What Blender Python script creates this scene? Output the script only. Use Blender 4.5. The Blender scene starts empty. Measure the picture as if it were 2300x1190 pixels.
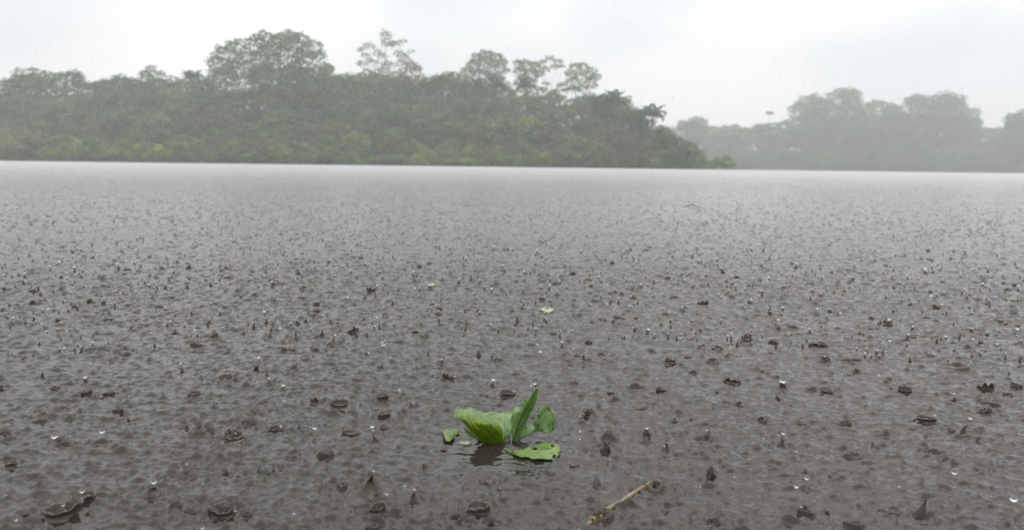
import bpy, bmesh, math, random
import numpy as np
from mathutils import Vector, Matrix

R = math.radians
random.seed(7)
rng = np.random.default_rng(11)
scn = bpy.context.scene
COL = scn.collection

# ------------------------------------------------------------------ camera
CAM_H = 0.5
FPX = 28.0 / 36.0 * 2300.0            # focal length in pixels of the 2300 px photograph
PITCH, ROLL = R(7.1), R(0.70)
X0 = Vector((1, 0, 0))
FWD = Vector((0, math.cos(PITCH), -math.sin(PITCH)))
UP0 = Vector((0, math.sin(PITCH), math.cos(PITCH)))
RGT = X0 * math.cos(ROLL) + UP0 * math.sin(ROLL)
UPV = X0 * -math.sin(ROLL) + UP0 * math.cos(ROLL)
EYE = Vector((0, 0, CAM_H))
cd = bpy.data.cameras.new('camera')
cam = bpy.data.objects.new('camera', cd)
COL.objects.link(cam)
m3 = Matrix((RGT, UPV, -FWD)).transposed()
cam.matrix_world = Matrix.Translation(EYE) @ m3.to_4x4()
cd.sensor_width = 36.0
cd.lens = 28.0
cd.clip_start = 0.02
cd.clip_end = 3000.0
cd.dof.use_dof = True
cd.dof.focus_distance = 1.75
cd.dof.aperture_fstop = 5.0
scn.camera = cam

# ------------------------------------------------------------------ world, sun, exposure
SUN_EL, SUN_AZ = R(62), R(20)
world = bpy.data.worlds.new('World')
scn.world = world
world.use_nodes = True
wn, wl = world.node_tree.nodes, world.node_tree.links
wn.clear()
out = wn.new('ShaderNodeOutputWorld')
bg = wn.new('ShaderNodeBackground')
bg.inputs['Strength'].default_value = 0.1
sky = wn.new('ShaderNodeTexSky')
sky.sky_type = 'NISHITA'
sky.sun_disc = False
sky.sun_elevation = SUN_EL
sky.sun_rotation = SUN_AZ
hsv = wn.new('ShaderNodeHueSaturation')
hsv.inputs['Saturation'].default_value = 0.2
wl.new(sky.outputs[0], hsv.inputs['Color'])
tc = wn.new('ShaderNodeTexCoord')
mp = wn.new('ShaderNodeMapping')
mp.inputs['Location'].default_value = (-1.762, -3.492, 1.509)
mp.inputs['Scale'].default_value = (1.0, 1.0, 1.6)
wl.new(tc.outputs['Generated'], mp.inputs[0])
cn = wn.new('ShaderNodeTexNoise')
cn.inputs['Scale'].default_value = 1.8
cn.inputs['Detail'].default_value = 3.0
cn.inputs['Roughness'].default_value = 0.45
wl.new(mp.outputs[0], cn.inputs['Vector'])
cr = wn.new('ShaderNodeValToRGB')
cr.color_ramp.elements[0].position = 0.33
cr.color_ramp.elements[1].position = 0.52
CL = 8.45
cr.color_ramp.elements[0].color = (0.76 * CL, 0.79 * CL, 0.805 * CL, 1)
cr.color_ramp.elements[1].color = (1.065 * CL, 1.045 * CL, 1.045 * CL, 1)
wl.new(cn.outputs['Fac'], cr.inputs['Fac'])
mx = wn.new('ShaderNodeMix')
mx.data_type = 'RGBA'
mx.inputs['Factor'].default_value = 0.93
wl.new(hsv.outputs[0], mx.inputs['A'])
wl.new(cr.outputs[0], mx.inputs['B'])
# an overcast sky is brighter towards the zenith
sz = wn.new('ShaderNodeSeparateXYZ'); wl.new(tc.outputs['Generated'], sz.inputs[0])
ov = wn.new('ShaderNodeMapRange')
ov.inputs['To Min'].default_value = 1.0; ov.inputs['To Max'].default_value = 3.0
wl.new(sz.outputs['Z'], ov.inputs['Value'])
vs = wn.new('ShaderNodeVectorMath'); vs.operation = 'SCALE'
wl.new(mx.outputs['Result'], vs.inputs[0]); wl.new(ov.outputs[0], vs.inputs['Scale'])
wl.new(vs.outputs[0], bg.inputs['Color'])
wl.new(bg.outputs[0], out.inputs['Surface'])

sl = bpy.data.lights.new('sun', 'SUN')
sl.energy = 0.5
sl.angle = R(40)
sl.color = (1.0, 0.97, 0.93)
so = bpy.data.objects.new('sun', sl)
COL.objects.link(so)
sd = Vector((math.sin(SUN_AZ) * math.cos(SUN_EL), math.cos(SUN_AZ) * math.cos(SUN_EL), math.sin(SUN_EL)))
so.rotation_euler = sd.to_track_quat('Z', 'Y').to_euler()

scn.view_settings.view_transform = 'Standard'
scn.view_settings.look = 'None'
scn.view_settings.exposure = 0.0
scn.view_settings.gamma = 1.0
scn.view_settings.use_curve_mapping = False
scn.render.engine = 'CYCLES'
cy = scn.cycles
cy.use_denoising = True
cy.max_bounces = 10
cy.diffuse_bounces = 3
cy.glossy_bounces = 3
cy.transmission_bounces = 8
cy.volume_bounces = 3
cy.caustics_reflective = False
cy.sample_clamp_indirect = 4.0

# ------------------------------------------------------------------ helpers
def tag(o, label=None, cat=None, group=None, kind=None):
    if label: o['label'] = label
    if cat: o['category'] = cat
    if group: o['group'] = group
    if kind: o['kind'] = kind
    return o

def np_mesh(name, verts, faces, mat=None, smooth=True):
    """verts (n,3); faces (m,k) with the same k for all, or a list of such arrays."""
    me = bpy.data.meshes.new(name)
    if not isinstance(faces, list):
        faces = [faces]
    faces = [np.asarray(f, dtype=np.int32) for f in faces if len(f)]
    verts = np.asarray(verts, dtype=np.float32)
    nl = sum(f.size for f in faces)
    npoly = sum(len(f) for f in faces)
    me.vertices.add(len(verts))
    me.vertices.foreach_set('co', verts.ravel())
    me.loops.add(nl)
    me.loops.foreach_set('vertex_index', np.concatenate([f.ravel() for f in faces]))
    me.polygons.add(npoly)
    tot = np.concatenate([np.full(len(f), f.shape[1], np.int32) for f in faces])
    st = np.concatenate([[0], np.cumsum(tot)[:-1]]).astype(np.int32)
    me.polygons.foreach_set('loop_start', st)
    me.polygons.foreach_set('loop_total', tot)
    me.polygons.foreach_set('use_smooth', np.full(npoly, smooth, bool))
    me.update(calc_edges=True)
    me.validate()
    if mat: me.materials.append(mat)
    return me

def link(name, data, parent=None, loc=None):
    o = bpy.data.objects.new(name, data)
    COL.objects.link(o)
    if parent: o.parent = parent
    if loc is not None: o.location = loc
    return o

def new_mat(name):
    m = bpy.data.materials.new(name)
    m.use_nodes = True
    n, l = m.node_tree.nodes, m.node_tree.links
    n.clear()
    o = n.new('ShaderNodeOutputMaterial')
    return m, n, l, o

def ray(px, py):
    return (FWD * FPX + RGT * (px - 1150.0) + UPV * (595.0 - py)) / FPX     # depth 1 along the axis

def on_water(px, py, z=0.0):
    d = ray(px, py)
    t = (z - CAM_H) / d.z
    return EYE + d * t, t                       # point, depth in metres (px size = depth / FPX)

def grid_faces(nu, nv, wrap=False):
    i = np.arange(nu - 1)[:, None]
    j = np.arange(nv if wrap else nv - 1)[None, :]
    j2 = (j + 1) % nv
    return np.stack([i * nv + j, i * nv + j2, (i + 1) * nv + j2, (i + 1) * nv + j], -1).reshape(-1, 4)

def tube(pts, radii, seg=6):
    """tapered tube along a polyline, closed with a pole at each end"""
    P = [Vector(p) for p in pts]
    V, F = [], []
    for i, p in enumerate(P):
        t = (P[min(i + 1, len(P) - 1)] - P[max(i - 1, 0)]).normalized()
        a = t.orthogonal().normalized() if abs(t.z) > 0.98 else t.cross(Vector((0, 0, 1))).normalized()
        b = t.cross(a)
        for k in range(seg):
            an = 2 * math.pi * k / seg
            V.append(p + (a * math.cos(an) + b * math.sin(an)) * radii[i])
    for i in range(len(P) - 1):
        for k in range(seg):
            k2 = (k + 1) % seg
            F.append((i * seg + k, i * seg + k2, (i + 1) * seg + k2, (i + 1) * seg + k))
    return np.array([tuple(v) for v in V]), np.array(F)

def merge(parts):
    V, F, n = [], {}, 0
    for v, f in parts:
        fs = f if isinstance(f, list) else [f]
        for q in fs:
            q = np.asarray(q)
            if len(q): F.setdefault(q.shape[1], []).append(q + n)
        V.append(np.asarray(v)); n += len(v)
    return np.concatenate(V), [np.concatenate(x) for x in F.values()]

def ico(sub):
    bm = bmesh.new()
    bmesh.ops.create_icosphere(bm, subdivisions=sub, radius=1.0)
    v = np.array([tuple(x.co) for x in bm.verts])
    f = np.array([[x.index for x in q.verts] for q in bm.faces])
    bm.free()
    return v, f
ICO1, ICO2, ICO3 = ico(1), ico(2), ico(3)

# ------------------------------------------------------------------ materials
def water_material(name, attr):
    m, n, l, o = new_mat(name)
    p = n.new('ShaderNodeBsdfPrincipled')
    p.inputs['IOR'].default_value = 1.333
    p.inputs['Roughness'].default_value = 0.06
    geo = n.new('ShaderNodeNewGeometry')
    big = n.new('ShaderNodeTexNoise')
    big.inputs['Scale'].default_value = 1.7
    big.inputs['Detail'].default_value = 2
    l.new(geo.outputs['Position'], big.inputs['Vector'])
    c = n.new('ShaderNodeMix'); c.data_type = 'RGBA'
    c.inputs['A'].default_value = (0.0175, 0.0148, 0.0118, 1)
    c.inputs['B'].default_value = (0.0285, 0.0242, 0.0198, 1)
    l.new(big.outputs['Fac'], c.inputs['Factor'])
    l.new(c.outputs['Result'], p.inputs['Base Color'])
    if attr:
        at = n.new('ShaderNodeAttribute'); at.attribute_name = 'fine_relief'
        tot = None
        for sc, amp, st in ((110.0, 0.75, 0.6), (48.0, 0.85, 0.55), (9.0, 0.22, 0.5)):
            t = n.new('ShaderNodeTexNoise')
            t.inputs['Scale'].default_value = sc
            t.inputs['Detail'].default_value = 1.5
            l.new(geo.outputs['Position'], t.inputs['Vector'])
            s = n.new('ShaderNodeVectorMath'); s.operation = 'SUBTRACT'
            s.inputs[1].default_value = (0.5, 0.5, 0.5)
            l.new(t.outputs['Color'], s.inputs[0])
            k = n.new('ShaderNodeVectorMath'); k.operation = 'SCALE'
            k.inputs['Scale'].default_value = amp
            l.new(s.outputs[0], k.inputs[0])
            if tot is None: tot = k
            else:
                a = n.new('ShaderNodeVectorMath'); a.operation = 'ADD'
                l.new(tot.outputs[0], a.inputs[0]); l.new(k.outputs[0], a.inputs[1]); tot = a
        sc = n.new('ShaderNodeVectorMath'); sc.operation = 'SCALE'
        l.new(tot.outputs[0], sc.inputs[0]); l.new(at.outputs['Fac'], sc.inputs['Scale'])
        ad = n.new('ShaderNodeVectorMath'); ad.operation = 'ADD'
        l.new(geo.outputs['Normal'], ad.inputs[0]); l.new(sc.outputs[0], ad.inputs[1])
        nm = n.new('ShaderNodeVectorMath'); nm.operation = 'NORMALIZE'
        l.new(ad.outputs[0], nm.inputs[0])
        l.new(nm.outputs[0], p.inputs['Normal'])
    l.new(p.outputs[0], o.inputs['Surface'])
    return m
M_WATER = water_material('river_water', True)
M_SPLASH = water_material('splash_water', False)
for nd in M_SPLASH.node_tree.nodes:
    if nd.type == 'BSDF_PRINCIPLED':
        nd.inputs['Transmission Weight'].default_value = 0.12
        nd.inputs['Roughness'].default_value = 0.01
    if nd.type == 'MIX':
        nd.inputs['A'].default_value = (0.023, 0.0165, 0.0085, 1)
        nd.inputs['B'].default_value = (0.040, 0.029, 0.0165, 1)

def clear_material(name, tint=(1, 1, 1, 1), rough=0.0):
    m, n, l, o = new_mat(name)
    p = n.new('ShaderNodeBsdfPrincipled')
    p.inputs['Base Color'].default_value = tint
    p.inputs['Transmission Weight'].default_value = 1.0
    p.inputs['IOR'].default_value = 1.333
    p.inputs['Roughness'].default_value = rough
    l.new(p.outputs[0], o.inputs['Surface'])
    return m
# a jet is murky at its foot and thins to clear water towards its tip
M_FARSPLASH = M_SPLASH.copy(); M_FARSPLASH.name = 'far_splash_water'
_n, _l = M_SPLASH.node_tree.nodes, M_SPLASH.node_tree.links
_t = _n.new('ShaderNodeTexCoord'); _s = _n.new('ShaderNodeSeparateXYZ'); _l.new(_t.outputs['Generated'], _s.inputs[0])
_r = _n.new('ShaderNodeMapRange'); _l.new(_s.outputs['Z'], _r.inputs['Value'])
_r.inputs['From Min'].default_value = 0.72; _r.inputs['From Max'].default_value = 1.0
_r.inputs['To Min'].default_value = 0.08; _r.inputs['To Max'].default_value = 0.75
_p = [q for q in _n if q.type == 'BSDF_PRINCIPLED'][0]
_l.new(_r.outputs[0], _p.inputs['Transmission Weight'])
M_DROP = clear_material('clear_drop')
M_SWELL = water_material('swell_water', False)
for nd in M_SWELL.node_tree.nodes:
    if nd.type == 'MIX':
        nd.inputs['A'].default_value = (0.017, 0.0125, 0.0068, 1)
        nd.inputs['B'].default_value = (0.030, 0.022, 0.013, 1)
def film_material():
    m, n, l, o = new_mat('bubble_film')
    f = n.new('ShaderNodeFresnel'); f.inputs['IOR'].default_value = 1.33
    t = n.new('ShaderNodeBsdfTransparent'); t.inputs['Color'].default_value = (0.88, 0.9, 0.9, 1)
    g = n.new('ShaderNodeBsdfGlossy'); g.inputs['Roughness'].default_value = 0.02
    x = n.new('ShaderNodeMixShader')
    l.new(f.outputs[0], x.inputs[0]); l.new(t.outputs[0], x.inputs[1]); l.new(g.outputs[0], x.inputs[2])
    l.new(x.outputs[0], o.inputs['Surface'])
    return m
M_FILM = film_material()
M_CROWN = M_FARSPLASH.copy(); M_CROWN.name = 'crown_water'
for nd in M_CROWN.node_tree.nodes:
    if nd.type == 'BSDF_PRINCIPLED':
        nd.inputs['Transmission Weight'].default_value = 0.22
        nd.inputs['Roughness'].default_value = 0.01
    if nd.type == 'MIX':
        nd.inputs['A'].default_value = (0.050, 0.038, 0.023, 1)
        nd.inputs['B'].default_value = (0.074, 0.058, 0.038, 1)

def leaf_material(name, c1, c2, scale=0.5, trans=0.25, rough=0.55):
    """far foliage: two leaf greens in clumps, the darker able to paint shaded gaps, a different share on every tree"""
    m, n, l, o = new_mat(name)
    tc = n.new('ShaderNodeTexCoord')
    oi = n.new('ShaderNodeObjectInfo')
    ad = n.new('ShaderNodeVectorMath'); ad.operation = 'ADD'
    mu = n.new('ShaderNodeMath'); mu.operation = 'MULTIPLY'; mu.inputs[1].default_value = 40.0
    l.new(oi.outputs['Random'], mu.inputs[0])
    l.new(tc.outputs['Object'], ad.inputs[0]); l.new(mu.outputs[0], ad.inputs[1])
    t = n.new('ShaderNodeTexNoise'); t.inputs['Scale'].default_value = scale
    t.inputs['Detail'].default_value = 4; t.inputs['Roughness'].default_value = 0.65
    l.new(ad.outputs[0], t.inputs['Vector'])
    rp = n.new('ShaderNodeValToRGB')
    rp.color_ramp.elements[0].position = 0.41; rp.color_ramp.elements[0].color = (*c1, 1)
    rp.color_ramp.elements[1].position = 0.60; rp.color_ramp.elements[1].color = (*c2, 1)
    l.new(t.outputs['Fac'], rp.inputs['Fac'])
    p = n.new('ShaderNodeBsdfPrincipled'); p.inputs['Roughness'].default_value = rough
    l.new(rp.outputs[0], p.inputs['Base Color'])
    tr = n.new('ShaderNodeBsdfTranslucent'); l.new(rp.outputs[0], tr.inputs['Color'])
    ms = n.new('ShaderNodeMixShader'); ms.inputs[0].default_value = trans
    l.new(p.outputs[0], ms.inputs[1]); l.new(tr.outputs[0], ms.inputs[2])
    l.new(ms.outputs[0], o.inputs['Surface'])
    return m
FOL = {  # the darker green of each also paints the shade in gaps between clumps
    'dark green':   leaf_material('dark_green_leaves',   (0.022, 0.054, 0.007), (0.087, 0.169, 0.020)),
    'green':        leaf_material('green_leaves',        (0.033, 0.076, 0.007), (0.126, 0.228, 0.022)),
    'olive':        leaf_material('olive_leaves',        (0.046, 0.073, 0.007), (0.175, 0.239, 0.025)),
    'yellow-green': leaf_material('yellow_green_leaves', (0.056, 0.102, 0.007), (0.263, 0.357, 0.029)),
    'grey-green':   leaf_material('grey_green_leaves',   (0.041, 0.073, 0.016), (0.136, 0.209, 0.051)),
    'brownish':     leaf_material('brownish_leaves',     (0.058, 0.064, 0.010), (0.223, 0.209, 0.036)),
}

def plain_material(name, c1, c2, scale, rough=0.8):
    m, n, l, o = new_mat(name)
    tc = n.new('ShaderNodeTexCoord')
    t = n.new('ShaderNodeTexNoise'); t.inputs['Scale'].default_value = scale; t.inputs['Detail'].default_value = 5
    l.new(tc.outputs['Object'], t.inputs['Vector'])
    rp = n.new('ShaderNodeValToRGB')
    rp.color_ramp.elements[0].position = 0.35; rp.color_ramp.elements[0].color = (*c1, 1)
    rp.color_ramp.elements[1].position = 0.65; rp.color_ramp.elements[1].color = (*c2, 1)
    l.new(t.outputs['Fac'], rp.inputs['Fac'])
    p = n.new('ShaderNodeBsdfPrincipled'); p.inputs['Roughness'].default_value = rough
    l.new(rp.outputs[0], p.inputs['Base Color'])
    l.new(p.outputs[0], o.inputs['Surface'])
    return m
M_BARK = plain_material('bark', (0.06, 0.05, 0.04), (0.15, 0.13, 0.11), 3.0)
M_SOIL = plain_material('forest_soil', (0.025, 0.022, 0.014), (0.05, 0.05, 0.025), 0.6)
M_METAL = plain_material('weathered_metal', (0.10, 0.10, 0.11), (0.16, 0.16, 0.17), 2.0, 0.5)

def plant_leaf_material(name, top, rimc, vein, rough=0.22, trans=0.35, lip=(0.55, 0.95)):
    """leaf with a paler velvety top, a yellower underside and veins running from base to rim (leaf UV: x across, y along)"""
    m, n, l, o = new_mat(name)
    geo = n.new('ShaderNodeNewGeometry')
    uv = n.new('ShaderNodeUVMap')
    sx = n.new('ShaderNodeSeparateXYZ'); l.new(uv.outputs[0], sx.inputs[0])
    w = n.new('ShaderNodeMath'); w.operation = 'MULTIPLY'; w.inputs[1].default_value = 2 * math.pi * 9
    l.new(sx.outputs['X'], w.inputs[0])
    cs = n.new('ShaderNodeMath'); cs.operation = 'COSINE'; l.new(w.outputs[0], cs.inputs[0])
    vr = n.new('ShaderNodeMapRange'); vr.inputs['From Min'].default_value = 0.72; vr.inputs['From Max'].default_value = 1.0
    l.new(cs.outputs[0], vr.inputs['Value'])
    tc = n.new('ShaderNodeTexCoord')
    t = n.new('ShaderNodeTexNoise'); t.inputs['Scale'].default_value = 90; t.inputs['Detail'].default_value = 6
    l.new(tc.outputs['Object'], t.inputs['Vector'])
    t2 = n.new('ShaderNodeTexNoise'); t2.inputs['Scale'].default_value = 28; t2.inputs['Detail'].default_value = 3
    l.new(tc.outputs['Object'], t2.inputs['Vector'])
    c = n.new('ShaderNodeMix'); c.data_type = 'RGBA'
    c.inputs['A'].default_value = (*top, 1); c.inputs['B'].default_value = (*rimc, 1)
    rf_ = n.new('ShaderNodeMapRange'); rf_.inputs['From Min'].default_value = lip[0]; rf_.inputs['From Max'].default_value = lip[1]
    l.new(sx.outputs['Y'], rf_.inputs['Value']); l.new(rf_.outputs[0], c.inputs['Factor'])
    v = n.new('ShaderNodeMix'); v.data_type = 'RGBA'
    l.new(c.outputs['Result'], v.inputs['A']); v.inputs['B'].default_value = (*vein, 1)
    vf = n.new('ShaderNodeMath'); vf.operation = 'MULTIPLY'; vf.inputs[1].default_value = 0.55
    l.new(vr.outputs[0], vf.inputs[0]); l.new(vf.outputs[0], v.inputs['Factor'])
    h = n.new('ShaderNodeHueSaturation')
    mr = n.new('ShaderNodeMapRange'); mr.inputs['From Min'].default_value = 0.3; mr.inputs['From Max'].default_value = 0.7
    mr.inputs['To Min'].default_value = 0.62; mr.inputs['To Max'].default_value = 1.35
    sm = n.new('ShaderNodeMath'); sm.operation = 'ADD'; l.new(t.outputs['Fac'], sm.inputs[0]); l.new(t2.outputs['Fac'], sm.inputs[1])
    hf = n.new('ShaderNodeMath'); hf.operation = 'MULTIPLY'; hf.inputs[1].default_value = 0.5; l.new(sm.outputs[0], hf.inputs[0])
    l.new(hf.outputs[0], mr.inputs['Value']); l.new(mr.outputs[0], h.inputs['Value'])
    # browned, nibbled rim in patches
    b1 = n.new('ShaderNodeMapRange'); b1.inputs['From Min'].default_value = 0.90; b1.inputs['From Max'].default_value = 0.985
    l.new(sx.outputs['Y'], b1.inputs['Value'])
    b2 = n.new('ShaderNodeMapRange'); b2.inputs['From Min'].default_value = 0.50; b2.inputs['From Max'].default_value = 0.60
    l.new(t2.outputs['Fac'], b2.inputs['Value'])
    b3 = n.new('ShaderNodeMath'); b3.operation = 'MULTIPLY'; l.new(b1.outputs[0], b3.inputs[0]); l.new(b2.outputs[0], b3.inputs[1])
    bm_ = n.new('ShaderNodeMix'); bm_.data_type = 'RGBA'; bm_.inputs['B'].default_value = (0.20, 0.15, 0.06, 1)
    l.new(b3.outputs[0], bm_.inputs['Factor']); l.new(v.outputs['Result'], bm_.inputs['A'])
    l.new(bm_.outputs['Result'], h.inputs['Color'])
    p = n.new('ShaderNodeBsdfPrincipled'); p.inputs['Roughness'].default_value = rough
    l.new(h.outputs[0], p.inputs['Base Color'])
    b = n.new('ShaderNodeBump'); b.inputs['Strength'].default_value = 0.35; b.inputs['Distance'].default_value = 0.001
    l.new(t.outputs['Fac'], b.inputs['Height']); l.new(b.outputs[0], p.inputs['Normal'])
    tr = n.new('ShaderNodeBsdfTranslucent')
    l.new(h.outputs[0], tr.inputs['Color'])
    ms = n.new('ShaderNodeMixShader'); ms.inputs[0].default_value = trans
    l.new(p.outputs[0], ms.inputs[1]); l.new(tr.outputs[0], ms.inputs[2])
    l.new(ms.outputs[0], o.inputs['Surface'])
    return m
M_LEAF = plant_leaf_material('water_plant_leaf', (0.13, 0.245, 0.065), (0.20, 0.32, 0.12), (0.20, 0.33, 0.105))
M_LEAF_UNDER = plant_leaf_material('water_plant_leaf_underside', (0.165, 0.275, 0.006), (0.23, 0.36, 0.15), (0.30, 0.42, 0.03), trans=0.55, lip=(0.60, 0.74))  # pale lip mixes its velvety tone with sky light painted on the fold
M_LEAF_FLOAT = plant_leaf_material('floating_leaf', (0.125, 0.23, 0.034), (0.18, 0.28, 0.08), (0.20, 0.30, 0.085))
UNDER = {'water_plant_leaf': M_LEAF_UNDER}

# ------------------------------------------------------------------ water field: band-limited random ripples
PATCH, NP_ = 1.92, 768
BANDS = [(0.008, 0.016, 0.38), (0.016, 0.032, 0.37), (0.032, 0.070, 0.15), (0.070, 0.16, 0.065), (0.16, 0.60, 0.028)]   # wavelength range, rms slope
kx = np.fft.fftfreq(NP_, PATCH / NP_)[:, None]
ky = np.fft.fftfreq(NP_, PATCH / NP_)[None, :]
kk = np.hypot(kx, ky)
PATCHES = []
for lo, hi, slope in BANDS:
    sp = np.zeros((NP_, NP_), complex)
    msk = (kk > 1 / hi) & (kk <= 1 / lo)
    sp[msk] = (rng.normal(size=msk.sum()) + 1j * rng.normal(size=msk.sum())) * kk[msk] ** -1.0 * (0.40 + 1.7 * (ky + 0 * kx)[msk] ** 2 / kk[msk] ** 2)
    z = np.fft.ifft2(sp).real
    z = np.exp(0.62 * z / z.std()); z -= z.mean()          # crests sharper than troughs, as on drop-struck water
    gy, gx = np.gradient(z, PATCH / NP_)
    z *= slope / math.sqrt((gx ** 2 + gy ** 2).mean())
    PATCHES.append(z.astype(np.float32))

def sample(z, x, y):
    u = (x / PATCH * NP_) % NP_; v = (y / PATCH * NP_) % NP_
    i = np.floor(u).astype(int); j = np.floor(v).astype(int)
    fu, fv = u - i, v - j
    i %= NP_; j %= NP_; i2, j2 = (i + 1) % NP_, (j + 1) % NP_
    return z[i, j] * (1 - fu) * (1 - fv) + z[i2, j] * fu * (1 - fv) + z[i, j2] * (1 - fu) * fv + z[i2, j2] * fu * fv

PLANT_C, _ = on_water(1112, 1000)
def calm(x, y):
    """ripples die down beside the floating plant, which shelters the water in front of it"""
    a = np.exp(-(((x - PLANT_C.x + 0.025) / 0.10) ** 2 + ((y - PLANT_C.y + 0.05) / 0.125) ** 2))
    return 1 - 0.86 * a

def field(x, y, sp):
    h = np.zeros_like(x)
    lost = np.zeros_like(x)
    for (lo, hi, slope), z in zip(BANDS, PATCHES):
        lam = math.sqrt(lo * hi)
        w = np.clip((lam / np.maximum(sp, 1e-6) - 1.7) / 1.8, 0, 1)
        a, b = 0.966, 0.259          # second copy turned and shifted so that the tile does not repeat
        zz = 0.75 * sample(z, x + 5.3, y + 1.7) + 0.66 * sample(z, a * x - b * y + 2.1, b * x + a * y + 7.9)
        h += w * zz
        lost += (slope * (1 - w)) ** 2
    return h * calm(x, y), np.sqrt(lost) * calm(x, y)

ROWS = [0.12, 0.3, 0.5, 0.65]
r = 0.75
while r < 14.0:
    ROWS.append(r); r += max(0.0026, min(0.0046 * max(1.0, r / 4.0) ** 1.25, 1.25 * r * r / (CAM_H * 796)))
while r < 50.0:
    ROWS.append(r); r += 0.022 * (r / 14.0) ** 2.8
while r < 470.0:
    ROWS.append(r); r *= 1.06
ROWS = np.array(ROWS)
dense = np.linspace(R(-39), R(39), 700)
TH = np.concatenate([np.linspace(R(-180), R(-39.3), 46)[:-1], dense, np.linspace(R(39.3), R(180), 46)[1:-1]])
NR, NT = len(ROWS), len(TH)
RR, TT = np.meshgrid(ROWS, TH, indexing='ij')
WX, WY = RR * np.sin(TT), RR * np.cos(TT)
# squash the far rim into the box of air
WX = np.clip(WX, -395, 395); WY = np.clip(WY, -60, 466)
drow = np.gradient(ROWS)[:, None]
dth = np.gradient(TH)[None, :]
SPC = np.maximum(np.maximum(drow * 0.55, RR * np.abs(dth)), 0.002) * np.ones_like(RR)
WZ, LOST = field(WX, WY, SPC)

IMPACTS = []      # x, y, radius, amplitude of rings; filled from the splash list and at random
def add_rings(x, y, rad, amp, lam=0.014, crater=0.0):
    r0 = math.hypot(x, y); th = math.atan2(x, y)
    ext = rad + 0.035
    a, b = np.searchsorted(ROWS, [r0 - ext, r0 + ext])
    c, d = np.searchsorted(TH, [th - ext / r0, th + ext / r0])
    if b <= a or d <= c: return
    s = np.s_[a:b, c:d]
    dd = np.hypot(WX[s] - x, WY[s] - y)
    env = np.exp(-((dd - rad) / 0.011) ** 2)
    WZ[s] += amp * env * np.cos(2 * math.pi * (dd - rad) / lam) - crater * np.exp(-(dd / (rad * 0.6 + 0.004)) ** 2)

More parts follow.
